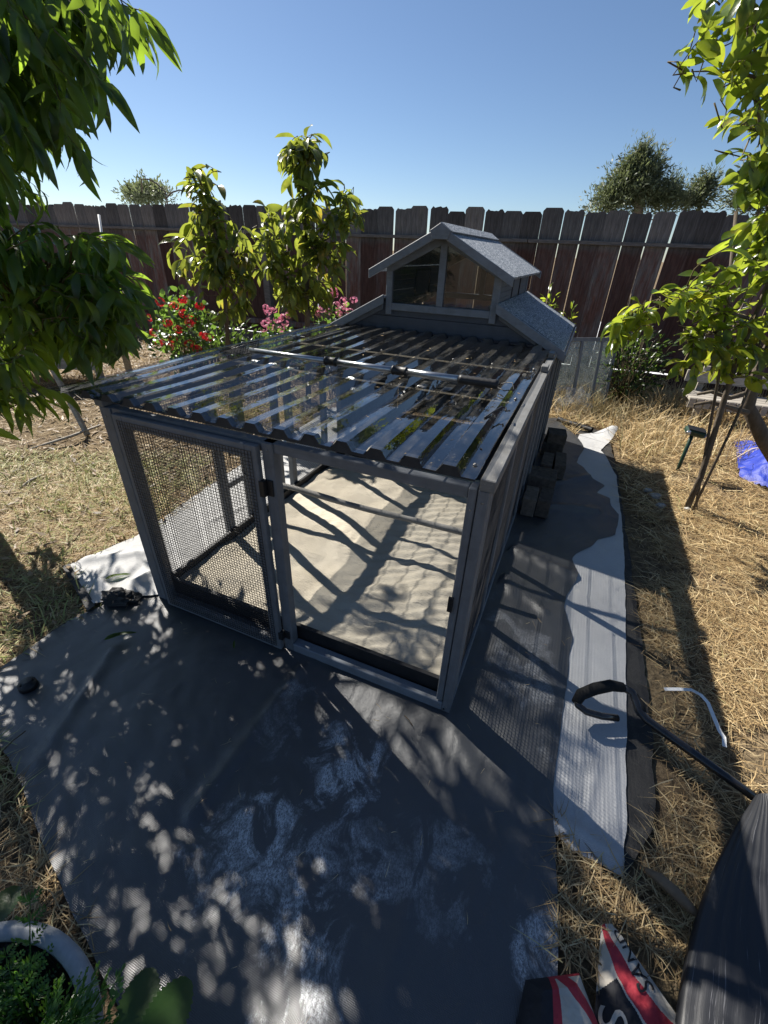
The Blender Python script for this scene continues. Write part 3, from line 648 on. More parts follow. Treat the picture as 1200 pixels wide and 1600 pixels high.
# blocks stacked along the right wall of the coop
GB = 'grey blocks along the right wall of the coop'
spec = [(-.062, 1.70, .085, .20, .13, .02, 'grey block nearest the camera, tight against the right wall', .022), (-.155, 1.73, .085, .21, .125, -.03, 'outer block of the nearest pair beside the right wall', .022),
        (-.10, 2.06, .19, .20, .13, .04, 'wide block second from the front of the row beside the right wall', .022), (-.105, 2.40, .085, .26, .11, .0, 'inner block in the middle of the row beside the right wall', .022),
        (-.20, 2.43, .085, .28, .115, .05, 'outer block in the middle of the row beside the right wall', .022), (-.12, 2.82, .17, .19, .12, -.05, 'block at the far end of the row, under the raised one', .022),
        (-.125, 2.80, .15, .17, .085, .12, 'dark block resting on top at the far end of the row', .1425)]
for (u, v, sx, sy, sz, r, lab, z0) in spec:
    p = cw(u, v); block('brick', (p.x, p.y), sx, sy, sz, -YA+r, 'brick', lab, 'block', GB, z0)
# ------------------------------------------------------------------ pole with wire basket lying on the roof
pole = empty('litter_scoop', cw(.76, .76, 1.04), -YA, 'telescopic metal pole with black grips and wire basket head lying across the roof', 'scoop')
zz = .014
def lp(u, dv=0, z=0): return (.76-u, dv, zz+z)
b = MB(); b.tube([lp(1.36), lp(.90)], .012, 10); b.build('tube', M['galv'], pole, True)
b = MB(); b.tube([lp(.89), lp(.56)], .0135, 10); b.build('tube', M['galv'], pole, True)
b = MB(); b.tube([lp(.55), lp(.30)], .015, 10); b.build('tube', M['galv'], pole, True)
for (u0, u1) in ((.935, .875), (.60, .53)):
    b = MB(); b.tube([lp(u0), lp(u0-.008), lp(u0-.01), lp((u0+u1)/2), lp(u1+.01), lp(u1+.008), lp(u1)], [.019, .022, .018, .02, .018, .022, .019], 10); b.build('collar', M['black'], pole, True)
b = MB(); pts = [lp(.30-i*.0115) for i in range(15)]; b.tube(pts, [.0205 if i % 2 else .018 for i in range(15)], 10); b.build('grip', M['black'], pole, True)
b = MB(); b.tube([lp(.138), lp(.11, .01, .01), lp(.085, .0, .015), lp(.07, -.04, .0), lp(.10, -.07, -.002), lp(.13, -.05, 0)], .0022, 6); b.build('wrist_cord', M['black'], pole, True)
b = MB()   # wire basket
for i in range(15):
    t = i/14; x0 = .76-1.36-.13*t
    b.box(x0-.001, x0+.001, -.07, .07, zz-.012, zz-.010); b.box(x0-.001, x0+.001, -.071, -.069, zz-.012, zz+.035-.03*t); b.box(x0-.001, x0+.001, .069, .071, zz-.012, zz+.035-.03*t)
for i in range(12):
    y = -.07+.14*i/11; b.box(-.73, -.60, y-.001, y+.001, zz-.0135, zz-.012); b.box(-.602, -.600, y-.001, y+.001, zz-.012, zz+.035)
for i in range(4):
    z = zz+.009*i; b.box(-.602, -.600, -.07, .07, z, z+.002)
o = b.build('wire_basket', M['wire'], pole); tag(o, kind='stuff')
b = MB(); b.tube([(-.73, -.07, zz-.01), (-.60, -.07, zz+.036), (-.60, .07, zz+.036), (-.73, .07, zz-.01), (-.73, -.07, zz-.01)], .003, 6); b.build('basket_rim', M['wire'], pole, True)
# loose black hook cord on the roof
pts = [cw(.105, .36, RZ+.035), cw(.09, .44, RZ+.036), cw(.075, .50, RZ+.038), cw(.06, .50, RZ+.036), cw(.055, .47, RZ+.034)]
b = MB(); b.tube(pts, .003, 6); tag(b.build('cord_hook', M['black'], smooth=True), 'short black hooked cord lying near the right edge of the clear roof', 'hook')
# ------------------------------------------------------------------ fence
FY = .3241; FD = Vector((-math.cos(FY), math.sin(FY), 0)); FN = Vector((math.sin(FY), math.cos(FY), 0)); F0 = Vector((0, 7.1878, 0))
# fence local frame: X = -FD (to the right), Y = FN (away)
fence = empty('wooden_fence', F0, -FY, 'tall dog-eared plank fence behind the yard, red-brown below and grey on top', 'fence')
t = -6.6; k = 0; PF = .2465
base_meshes = []
for kind in range(7):
    r = random.Random(kind); b = MB(); hw = .118; H = 2.0+r.uniform(-.02, .012); ch = .035
    tops = [(-hw, H-ch), (-hw+.03, H)]
    if kind >= 3:
        nt_ = 7
        for q in range(1, nt_): tops.append((-hw+.03+(2*hw-.06)*q/nt_, H-r.uniform(0, .022)))
    tops += [(hw-.03, H), (hw, H-ch)]
    poly = [(-hw, .215)]+tops+[(hw, .215)]
    b.prism([Vector((x, 0, z)) for x, z in poly], Vector((0, 0, 0)), Vector((0, .018, 0)))
    o = b.build('board', M['fence'], fence); base_meshes.append(o.data); bpy.data.objects.remove(o)
x = -11.0; i = 0
while x < 7.2:
    o = newobj('board', base_meshes[random.randrange(7)], fence)
    o.location = (x, random.uniform(-.003, .003), random.uniform(-.022, .014)); o.rotation_euler = (0, random.uniform(-.009, .009), 0)
    o.scale = (random.uniform(.985, 1.058), 1, 1); x += PF; i += 1
for a, c in ((-11.1, -3.4), (-3.39, 1.8), (1.81, 7.2)):
    b = MB(); b.box(a, c, -.045, -.004, 1.645, 1.685); b.build('rail', M['fence_rail'], fence, bev=.003)
    b = MB(); b.box(a, c, -.045, -.004, .35, .43); b.build('rail', M['fence'], fence, bev=.003)
for a, c in ((-11.1, -3.4), (-3.39, 1.8), (1.81, 7.2)):
    b = MB(); b.box(a, c, -.03, .012, .0, .205); b.build('kick_board', M['fence'], fence, bev=.003)
for xp in (-9.1, -6.5, -1.92-.85, .6-.9, 2.3, 4.9):
    b = MB(); b.box(xp-.045, xp+.045, .02, .11, 0, 1.98); b.build('post', M['fence'], fence)
# post on the near side by the small trees
p = at(392, 400, 7.4); q = p-F0; xl = -(q.dot(FD)); b = MB(); b.box(xl-.05, xl+.05, -.14, -.05, 0, 1.99); b.build('post', M['fence_rail'], fence)
# pale pole leaning at the fence
a = at(155, 340, 7.6); c = at(168, 425, 7.4)
b = MB(); d = (c-a); b.tube([a+d*-.05, c+d*1.3], .018, 6); tag(b.build('pole', M['strap'], smooth=True), 'thin pale pole leaning against the fence behind the left tree', 'pole')
# ------------------------------------------------------------------ leaves
def leaf_mesh(name, ln, wd, droop, fold, shape='lance', wav=.0, nseg=5, side=0.0, mt=None):
    b = []; fs = []
    for i in range(nseg+1):
        t = i/nseg
        if shape == 'lance': w_ = math.sin(pi*min(1, t*.97+.03)**.8)**.9
        elif shape == 'oval': w_ = math.sin(pi*(t*.98+.02)**.95)**.7
        else: w_ = math.sin(pi*t)**.6
        w_ = max(w_, .04)*wd/2
        if i == nseg: w_ = .0008
        a = droop*t; y = ln*(math.sin(a)/droop if abs(droop) > 1e-3 else t); z = -ln*((1-math.cos(a))/droop if abs(droop) > 1e-3 else 0)
        xo = side*ln*t*t
        wz = wav*ln*math.sin(t*9)
        b += [(xo-w_, y, z+fold*w_+wz), (xo, y, z), (xo+w_, y, z+fold*w_-wz)]
    for i in range(nseg):
        a = i*3; fs += [(a, a+1, a+4, a+3), (a+1, a+2, a+5, a+4)]
    me = bpy.data.meshes.new(name); me.from_pydata(b, [], fs); me.materials.append(mt)
    me.polygons.foreach_set('use_smooth', [True]*len(me.polygons)); me.update()
    return me, np.array(b), fs
def leafmat(p, d, up, s=1.0):
    d = d.normalized(); x = d.cross(up)
    x = x.normalized() if x.length > 1e-4 else d.orthogonal().normalized()
    z = x.cross(d); mm = Matrix((x*s, d*s, z*s)).transposed().to_4x4(); mm.translation = p; return mm
def place_leaves(parent, items, variants, nparts=300, name='leaf', restname='foliage'):
    """items: [(Matrix, variant)]. The largest in view are parts, the rest one mesh."""
    def score(it):
        q = proj(it[0].translation)
        if q is None: return 0
        if -20 < q[0] < 1220 and -20 < q[1] < 1620: return 1/q[2]
        return -q[2]
    idx = sorted(range(len(items)), key=lambda i: -score(items[i]))
    inv = parent.matrix_world.inverted() if parent else Matrix()
    inv = Matrix.Translation(-parent.location) if parent else Matrix()
    for i in idx[:nparts]:
        mm, vr = items[i]; o = newobj(name, variants[vr][0], parent); o.matrix_local = inv @ mm
    rest = idx[nparts:]
    if rest:
        V = []; F = []; base = 0
        for i in rest:
            mm, vr = items[i]; mv = np.array(inv @ mm); pv = variants[vr][1]
            V.append(pv @ mv[:3, :3].T+mv[:3, 3]); F += [tuple(a+base for a in f) for f in variants[vr][2]]; base += len(pv)
        V = np.concatenate(V); me = bpy.data.meshes.new(restname); me.from_pydata(V.tolist(), [], F); me.materials.append(variants[0][0].materials[0])
        me.polygons.foreach_set('use_smooth', [True]*len(me.polygons)); me.update()
        o = newobj(restname, me, parent); tag(o, kind='stuff')
def rv(s=1.0): return Vector((random.gauss(0, s), random.gauss(0, s), random.gauss(0, s)))
def twig_path(a, c, n=6, wob=.02, sag=0.0):
    out = []
    for i in range(n+1):
        t = i/n; p = a.lerp(c, t)+rv(wob*math.sin(pi*t))+Vector((0, 0, sag*math.sin(pi*t))); out.append(p)
    return out
def shoots_in(region, nodes, n, ln=(.2, .4), out=Vector((0, 0, 0)), grav=-.1):
    """region(): random point inside the crown. A shoot starts on the way from the nearest branch node and ends at the point."""
    res = []
    for _ in range(n):
        p = region()
        nd = min(nodes, key=lambda q: (q-p).length); d = (p-nd)
        if d.length < .05: d = rv(.1)
        l = random.uniform(*ln); d = d.normalized()+rv(.25)+out; d = d.normalized()
        res.append((p-d*l, p+Vector((0, 0, grav*l)), nd))
    return res
def tree(name, label, cat, base, trunk_paths, region, nshoots, variants, leafsp, leafsize, hang, twigm, ln, nparts=300, group=None, wood='bark', seg_link=.35, grav=-.1, out=Vector((0, 0, 0))):
    root = empty(name, base, 0, label, cat, group)
    off = Vector(base)
    nodes = []
    for i, (pts, rads) in enumerate(trunk_paths):
        b = MB(); b.tube([Vector(p)-off for p in pts], rads, 10 if i == 0 else 7); b.build('trunk' if i == 0 else 'branch', M[wood], root, True)
        for j in range(len(pts)-1):
            for t in (0, .33, .66): nodes.append(Vector(pts[j]).lerp(Vector(pts[j+1]), t))
        nodes.append(Vector(pts[-1]))
    sh = shoots_in(region, nodes, nshoots, ln, out, grav)
    tb = MB(); items = []
    for (a, c, nd) in sh:
        path = twig_path(a, c, 5, .012, .03*(c-a).length*3)
        full = [nd.lerp(a, .5)+rv(.02)]+path if (nd-a).length < seg_link else path
        tb.tube([p-off for p in full], [twigm*(1.1-.9*i/(len(full)-1)) for i in range(len(full))], 4)
        L_ = (c-a).length; nl = max(4, int(L_/leafsp))
        for k in range(nl):
            t = .12+.88*(k+random.random()*.5)/nl; f = t*5; i0 = min(4, int(f)); p = path[i0].lerp(path[i0+1], f-i0)
            dr = (path[i0+1]-path[i0]).normalized()
            sd = dr.cross(Vector((0, 0, 1))); sd = sd.normalized() if sd.length > .1 else Vector((1, 0, 0))
            sgn = 1 if k % 2 else -1
            d = dr*random.uniform(.1, .7)+sd*sgn*random.uniform(.3, .9)+Vector((0, 0, -hang*random.uniform(.2, 1.5)))+rv(.3)
            if k >= nl-2: d = dr+Vector((0, 0, -hang*.7))+rv(.15)
            items.append((leafmat(p, d, Vector((0, 0, 1))+rv(.35), leafsize*random.uniform(.5, 1.25)), random.randrange(len(variants))))
    o = tb.build('twigs', M['twig'], root, True); tag(o, kind='stuff')
    place_leaves(root, items, variants, nparts)
    return root
LV_peach = [leaf_mesh('leaf', 1, w_, d_, f_, 'lance', .012, 6, s_, M['peach']) for (w_, d_, f_, s_) in ((.24, 1.1, .5, .16), (.27, .7, .35, -.18), (.23, 1.6, .6, .1), (.26, .4, .7, -.1), (.24, 1.2, .3, .22), (.28, .9, .4, -.14))]
LV_avo = [leaf_mesh('leaf', 1, w_, d_, f_, 'oval', .015, 6, s_, M['avo']) for (w_, d_, f_, s_) in ((.34, .9, .5, .05), (.38, .5, .35, -.05), (.33, 1.3, .6, .06), (.36, .3, .7, -.05), (.34, 1.0, .3, .05))]
LV_per = [leaf_mesh('leaf', 1, w_, d_, f_, 'oval', .01, 6, s_, M['persim']) for (w_, d_, f_, s_) in ((.44, .7, .45, .04), (.48, .35, .35, -.05), (.42, 1.1, .55, .03), (.46, -.3, .5, -.03), (.44, .15, .65, .05))]
def region_poly(polys, yr, world=None, outside=None, weights=None):
    """random point in the part of the yard a crown fills: seen outline x depth, or (outside the frame) a world ellipsoid"""
    def f():
        while True:
            if outside and random.random() < outside[0]:
                c, r = random.choice(outside[1])
                v = Vector((random.uniform(-1, 1), random.uniform(-1, 1), random.uniform(-1, 1)))
                if v.length > 1: continue
                P = Vector((c[0]+v.x*r[0], c[1]+v.y*r[1], c[2]+v.z*r[2])); q = proj(P)
                if q and -25 < q[0] < 1225 and -60 < q[1] < 1625: continue
                return P
            pl = random.choices(polys, weights)[0] if weights else random.choice(polys)
            x0 = min(p[0] for p in pl); x1 = max(p[0] for p in pl); y0 = min(p[1] for p in pl); y1 = max(p[1] for p in pl)
            x = random.uniform(x0, x1); y = random.uniform(y0, y1)
            if not inpoly(x, y, pl): continue
            return at(x, y, random.uniform(*yr))
    return f
# left peach tree: trunk stands left of the frame
pA = [(-60, -60), (140, -60), (130, 70), (90, 160), (40, 240), (-60, 290)]
pG = [(-60, 220), (40, 235), (75, 290), (70, 345), (-60, 360)]
pA2 = [(130, 5), (258, 22), (262, 34), (200, 45), (130, 60)]
pA3 = [(80, 95), (170, 105), (185, 122), (80, 140)]
pA4 = [(60, 200), (140, 214), (150, 224), (60, 232)]
pB = [(-60, 320), (50, 335), (95, 420), (140, 470), (130, 530), (60, 560), (50, 590), (-60, 605)]
pB2 = [(100, 425), (200, 420), (240, 432), (238, 448), (110, 465)]
pB3 = [(110, 485), (200, 492), (225, 505), (190, 530), (110, 545)]
pC = [(110, 395), (180, 350), (200, 362), (130, 412)]
pD = [(-60, 570), (60, 580), (90, 600), (30, 620), (-60, 640)]
tb_ = Vector((-2.35, 2.05, 0))
tr_paths = [([tb_, (-2.3, 2.1, .5), (-2.15, 2.15, 1.0), (-2.1, 2.3, 1.5), (-2.2, 2.6, 2.1), (-2.3, 2.9, 2.9)], [.07, .06, .052, .045, .035, .02]),
            ([(-2.15, 2.15, 1.0), (-1.8, 2.0, 1.15), (-1.45, 1.95, 1.2)], [.03, .02, .009]),
            ([(-2.12, 2.25, 1.4), (-1.8, 2.0, 1.75), (-1.45, 1.9, 2.0), (-1.2, 1.95, 2.2)], [.035, .025, .015, .007]),
            ([(-2.2, 2.6, 2.1), (-1.8, 2.7, 2.5), (-1.5, 2.8, 2.9)], [.028, .018, .008]),
            ([(-2.15, 2.2, .9), (-1.9, 1.7, .95), (-1.6, 1.55, .9)], [.028, .018, .008]),
            ([(-2.2, 2.5, 1.9), (-1.9, 3.0, 2.4), (-1.8, 3.4, 2.9)], [.025, .018, .008]),
            ([(-2.2, 2.6, 2.1), (-2.8, 2.7, 2.6), (-3.2, 2.9, 3.1)], [.028, .018, .008]),
            ([(-2.3, 2.9, 2.8), (-1.9, 2.9, 3.4), (-1.5, 2.9, 3.8)], [.02, .014, .008])]
reg = region_poly([pA, pA2, pA3, pA4, pB, pB2, pB3, pC, pD, pG], (1.5, 2.5), None, (.62, [((-2.5, 2.9, 3.2), (1.35, 1.2, 1.35)), ((-2.5, 2.9, 3.2), (1.35, 1.2, 1.35)), ((-1.95, 1.8, 1.75), (.85, .75, .95)), ((-1.65, 1.5, 1.55), (.6, .5, .7))]), [5, 1.8, 1.5, 1.2, 5.5, 2.8, 2.6, 1.5, 1.8, 2.2])
tree('peach_tree', 'tall peach tree with long drooping leaves filling the left of the yard', 'tree', tb_, tr_paths, reg, 780, LV_peach, .03, .122, .7, .0032, (.22, .38), 300, seg_link=.6, out=Vector((.35, -.15, 0)))
# two young trees beyond the coop
q1 = at(350, 560, 4.4); q1.z = 0
pts = [q1, at(352, 470, 4.35), at(345, 400, 4.3), at(325, 320, 4.3), at(305, 262, 4.3)]
reg = region_poly([[(270, 262), (295, 248), (325, 258), (330, 295), (300, 300), (285, 275)], [(300, 300), (335, 290), (345, 330), (300, 330)], [(285, 330), (350, 320), (392, 390), (395, 480), (345, 500), (325, 450), (272, 430), (258, 385), (285, 365)]], (4.05, 4.6), None, None, [1.1, .6, 5])
tree('avocado_tree', 'slimmer shorter one of two young drooping trees between the fence and the coop', 'tree', q1, [(pts, [.022, .02, .016, .011, .006]), ([pts[1], at(375, 420, 4.4), at(382, 360, 4.4)], [.01, .007, .004])], reg, 62, LV_avo, .032, .155, .35, .004, (.18, .32), 300, 'young trees between fence and coop')
q2 = at(478, 560, 4.75); q2.z = 0
pts = [q2, at(480, 480, 4.7), at(478, 400, 4.65), at(475, 320, 4.65), at(470, 230, 4.65)]
reg = region_poly([[(430, 235), (465, 215), (500, 202), (490, 240), (440, 255)], [(445, 250), (485, 250), (540, 295), (572, 322), (552, 350), (545, 430), (510, 490), (450, 485), (405, 440), (396, 350), (405, 325), (440, 300)]], (4.35, 5.05), None, None, [1.2, 6])
tree('avocado_tree', 'taller bushy young tree nearer the gabled house, rising well above the fence', 'tree', q2, [(pts, [.03, .026, .02, .014, .006]), ([pts[1], at(435, 430, 4.6), at(418, 370, 4.6)], [.012, .008, .004]), ([pts[2], at(515, 370, 4.7), at(540, 330, 4.7)], [.012, .008, .004])], reg, 120, LV_avo, .032, .155, .32, .004, (.18, .34), 300, 'young trees between fence and coop')
# right tree with glossy leaves
q3 = gnd(1072, 797)
pts = [q3, at(1095, 745, 2.68), at(1112, 690, 2.7), at(1130, 630, 2.72), at(1152, 560, 2.75), at(1178, 500, 2.78), at(1205, 430, 2.8), at(1200, 300, 2.8), at(1180, 120, 2.75), at(1178, -30, 2.7)]
reg = region_poly([[(925, 520), (965, 495), (1005, 480), (1040, 455), (1062, 450), (1040, 492), (1000, 515), (965, 545), (945, 570), (935, 545)],
                   [(1070, 470), (1090, 420), (1150, 350), (1230, 280), (1230, 600), (1120, 580), (1060, 595), (1055, 570), (1085, 520)],
                   [(1075, 110), (1110, 60), (1100, 0), (1130, -50), (1230, -50), (1230, 190), (1180, 230), (1140, 225), (1120, 170), (1085, 140)],
                   [(1150, 250), (1230, 250), (1230, 300), (1160, 300)]], (2.45, 3.0), None, (.12, [((3.6, 3.0, 2.4), (.7, .5, 1.0))]), [2.4, 6.5, 3.0, .6])
br = [(pts, [.020, .018, .018, .017, .016, .014, .012, .010, .008, .004]), ([pts[5], at(1110, 480, 2.75), at(1040, 470, 2.75), at(985, 500, 2.75)], [.010, .007, .005, .003]),
      ([pts[4], at(1120, 520, 2.7), at(1080, 530, 2.65)], [.008, .006, .003]), ([pts[8], at(1130, 110, 2.75), at(1080, 112, 2.72)], [.007, .005, .002])]
tree('persimmon_tree', 'slender staked tree with glossy yellow-green leaves right of the coop', 'tree', q3, br, reg, 165, LV_per, .04, .112, .2, .0035, (.18, .32), 300, seg_link=.5)
# stakes of the right tree
a = gnd(1086, 798); c = at(1128, 560, 2.75); e = at(1150, 330, 2.9)
b = MB(); b.tube([a, c, e], [.009, .009, .008], 6); tag(b.build('garden_stake', M['bark'], smooth=True), 'dark upright stake just behind the slender tree trunk', 'stake', 'stakes at the right tree')
a = gnd(1078, 806); c = at(1150, 655, 2.65); e = at(1215, 500, 2.8)
b = MB(); b.tube([a, c, e], [.009, .009, .008], 6); tag(b.build('garden_stake', M['bark'], smooth=True), 'brown stake slanting away to the right from the foot of the slender tree', 'stake', 'stakes at the right tree')
# thick leaning trunk with cut limbs
g0 = Vector((3.55, 2.65, 0)); root = empty('leaning_tree', g0, 0, 'thick dark leaning trunk with two bare cut limbs at the right edge', 'tree')
b = MB(); pts = [g0, at(1240, 760, 2.9), at(1195, 690, 2.95), at(1168, 635, 3.0), at(1190, 560, 3.1), at(1260, 440, 3.2)]; b.tube([p-g0 for p in pts], [.075, .06, .05, .042, .03, .02], 10); b.build('trunk', M['bark'], root, True)
for pp in ([(1168, 645), (1135, 635), (1110, 628), (1085, 632)], [(1166, 615), (1140, 622), (1112, 612), (1090, 616)]):
    b = MB(); b.tube([at(x, y, 2.95-.01*i)-g0 for i, (x, y) in enumerate(pp)], [.02, .015, .012, .009], 7); b.build('branch', M['bark'], root, True)
# ------------------------------------------------------------------ flowers and shrubs
def bush(name, label, cat, c, r, n, variants, size, stem=None, parts=120, group=None, flow=None, up=.5):
    root = empty(name, (c.x, c.y, 0), 0, label, cat, group); off = Vector((c.x, c.y, 0)); items = []; tb = MB()
    for _ in range(n):
        v = rv(1).normalized()*random.random()**.4; P = Vector((c.x+v.x*r[0], c.y+v.y*r[1], c.z+v.z*r[2]))
        d = v+Vector((0, 0, up))+rv(.4); items.append((leafmat(P, d, Vector((0, 0, 1))+rv(.5), size*random.uniform(.6, 1.2)), random.randrange(len(variants))))
        if random.random() < .12: tb.tube([Vector((random.gauss(0, .04), random.gauss(0, .04), 0)), (P-off)*.5+rv(.01), P-off], [.006, .004, .002], 4)
    o = tb.build('stems', M['twig'], root, True); tag(o, kind='stuff')
    place_leaves(root, items, variants, parts)
    if flow:
        fm, spots, fr, nf = flow
        for P in spots:
            b = MB()
            for k in range(nf):
                v = rv(1).normalized(); q = P+Vector((v.x*fr, v.y*fr, v.z*fr*.8)); x = v.orthogonal().normalized(); y = v.cross(x); s_ = fr*.34
                for a0 in range(0, 5):
                    a = a0*2*pi/5+k; e1 = x*math.cos(a)+y*math.sin(a); e2 = x*math.cos(a+.9)+y*math.sin(a+.9)
                    b.add([q-off, q+e1*s_+v*s_*.3-off, q+(e1+e2)*s_*.75+v*s_*.4-off, q+e2*s_+v*s_*.3-off], [(0, 1, 2, 3)])
            b.build('flower_head', fm, root)
    return root
LV_ger = [leaf_mesh('leaf', 1, w_, d_, f_, 'round', .02, 5, 0, M['ger']) for (w_, d_, f_) in ((1.0, .5, .2), (.95, .2, .3), (1.05, .9, .15))]
LV_dark = [leaf_mesh('leaf', 1, w_, d_, f_, 'oval', .01, 4, 0, M['dark_leaf']) for (w_, d_, f_) in ((.4, .5, .4), (.5, .2, .3), (.35, .9, .5))]
gc = at(285, 512, 4.3)
fl_spots = [at(x, y, random.uniform(3.9, 4.15)) for x, y in [(250, 472), (272, 478), (287, 490), (300, 500), (262, 505), (296, 505), (318, 525), (270, 530), (295, 537), (265, 542), (285, 468), (235, 495), (312, 478), (240, 520), (217, 460), (308, 545), (250, 535), (326, 527), (278, 515)]]
bush('geranium_bush', 'rounded geranium bush with bright red flower heads behind the left of the coop roof', 'flowering bush', gc, (.27, .27, .34), 480, LV_ger, .055, parts=200, flow=(M['red'], fl_spots, .035, 16))
pc = at(430, 505, 5.0)
bush('pink_flowers', 'clump of pink valerian flowers left of the taller young tree trunk', 'flowers', Vector((pc.x, pc.y, pc.z-.25)), (.2, .15, .3), 140, LV_ger, .06, parts=60, flow=(M['pink'], [at(x+random.uniform(-3, 3), y+random.uniform(-3, 3), 4.9) for x, y in [(418, 490), (430, 482), (442, 495), (412, 505), (425, 510), (438, 512), (450, 490), (432, 497), (420, 500), (446, 505), (415, 480), (409, 515)]], .035, 14))
pc = at(522, 485, 5.0)
bush('pink_flowers', 'clump of pink valerian flowers between the taller young tree and the gabled house', 'flowers', Vector((pc.x, pc.y, pc.z-.2)), (.25, .15, .3), 140, LV_ger, .06, parts=60, flow=(M['pink'], [at(x+random.uniform(-3, 3), y+random.uniform(-3, 3), 4.9) for x, y in [(510, 472), (520, 462), (524, 478), (535, 470), (540, 482), (515, 486), (528, 490), (548, 488), (505, 482), (524, 455), (552, 468), (500, 490), (535, 492)]], .035, 14))
sc_ = at(985, 575, 5.3)
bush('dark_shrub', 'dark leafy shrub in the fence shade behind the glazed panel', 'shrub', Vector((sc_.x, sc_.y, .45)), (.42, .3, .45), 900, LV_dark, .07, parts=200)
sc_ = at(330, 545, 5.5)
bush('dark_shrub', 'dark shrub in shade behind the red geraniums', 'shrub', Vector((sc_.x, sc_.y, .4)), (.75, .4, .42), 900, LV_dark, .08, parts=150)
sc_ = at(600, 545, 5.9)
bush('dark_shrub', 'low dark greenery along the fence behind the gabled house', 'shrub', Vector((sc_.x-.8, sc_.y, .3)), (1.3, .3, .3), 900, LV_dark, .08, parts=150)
for (x, y, lab, hh) in ((858, 475, 'thin pale weed rising behind the low roof near the tower', .5), (886, 505, 'pale budding weed behind the low roof nearer its outer corner', .35)):
    c = at(x, y, 5.2); bush('tall_weed', lab, 'weed', c, (.09, .07, .16), 40, [leaf_mesh('leaf', 1, .3, .5, .3, 'oval', .01, 4, 0, M['persim'])], .075, parts=40, group='weeds behind the low roof')
# ------------------------------------------------------------------ trees beyond the fence
def needle_tree(name, label, base, spine, blobs, n, size, mt, cat='tree', group=None):
    root = empty(name, base, 0, label, cat, group); off = Vector(base)
    b = MB(); b.tube([p-off for p in spine], [.22-.2*i/(len(spine)-1) for i in range(len(spine))], 7); b.build('trunk', M['bark'], root, True)
    V = []; F = []
    rs = np.random.RandomState(3)
    for (c, r, k) in blobs:
        for _ in range(int(n*k)):
            v = Vector(rs.normal(size=3)).normalized(); rr = rs.rand()**.45
            # clumpy edge
            cl = .62+.95*noise.noise(v*3.4+c)
            P = c+Vector((v.x*r[0], v.y*r[1], v.z*r[2]))*rr*cl
            for q in range(4):
                d = (v*.6+Vector(rs.normal(size=3))*.6+Vector((0, 0, .5))).normalized(); s_ = size*rs.uniform(.35, 1.0); sd = d.orthogonal().normalized()*s_*.17
                a = P+Vector(rs.normal(size=3))*size*.4; i0 = len(V)
                V += [a-off, a+d*s_*.5+sd-off, a+d*s_-off, a+d*s_*.5-sd-off]; F.append((i0, i0+1, i0+2, i0+3))
    me = bpy.data.meshes.new('crown'); me.from_pydata([tuple(v) for v in V], [], F); me.materials.append(mt); me.update()
    o = newobj('crown', me, root); tag(o, kind='stuff'); return root
YF = 15.0
def ft(x, y, Y=YF): return at(x, y, Y)
def rp(px): return px*YF/ .85/FPX
b0 = ft(1000, 440); b0.z = 0
needle_tree('conifer_tree', 'large grey-green conifer standing beyond the fence at the right', b0, [b0, ft(1000, 300), ft(1000, 225)],
            [(ft(1002, 246), (rp(9), .5, rp(19)), .5), (ft(1000, 272), (rp(22), .8, rp(24)), 1.3), (ft(975, 295), (rp(34), 1, rp(25)), 1.5), (ft(1010, 300), (rp(36), 1, rp(28)), 1.8), (ft(1045, 305), (rp(26), 1, rp(24)), 1.1), (ft(950, 315), (rp(24), 1, rp(20)), .9), (ft(978, 268), (rp(7), .5, rp(24)), .4), (ft(1022, 262), (rp(7), .5, rp(22)), .35)], 760, .16, M['conifer'])
b0 = ft(1095, 450); b0.z = 0
needle_tree('conifer_tree', 'small conifer beyond the fence just right of the large one', b0, [b0, ft(1095, 300)], [(ft(1100, 292), (rp(13), .5, rp(18)), .6), (ft(1085, 312), (rp(20), .6, rp(14)), .6)], 700, .18, M['conifer'])
b0 = ft(1190, 450); b0.z = 0
needle_tree('conifer_tree', 'grey-green tree beyond the fence at the right edge, behind the glossy leaves', b0, [b0, ft(1190, 290)], [(ft(1190, 275), (rp(26), .8, rp(24)), 1.0), (ft(1175, 310), (rp(36), .8, rp(20)), 1.2)], 700, .2, M['conifer'])
b0 = ft(235, 430); b0.z = 0
needle_tree('round_tree', 'small round tree showing above the fence at the left', b0, [b0, ft(232, 310)], [(ft(238, 302), (rp(26), .8, rp(15)), 1.0), (ft(212, 305), (rp(16), .8, rp(12)), .6)], 700, .14, M['conifer'])
b = MB(); b.tube([at(x, y, 9.5) for x, y in [(222, 300), (221, 280), (232, 280), (245, 287), (258, 300), (262, 320)]], .012, 5)
tag(b.build('bare_vine', M['bark'], smooth=True), 'thin bare shoot arching up over the fence left of the slim tree', 'vine', 'bare shoots over the fence')
b = MB(); b.tube([at(x, y, 9.5) for x, y in [(258, 312), (268, 301), (280, 297), (292, 299), (300, 310)]], .012, 5)
tag(b.build('bare_vine', M['bark'], smooth=True), 'second thin bare shoot curling over the fence beside the round tree', 'vine', 'bare shoots over the fence')
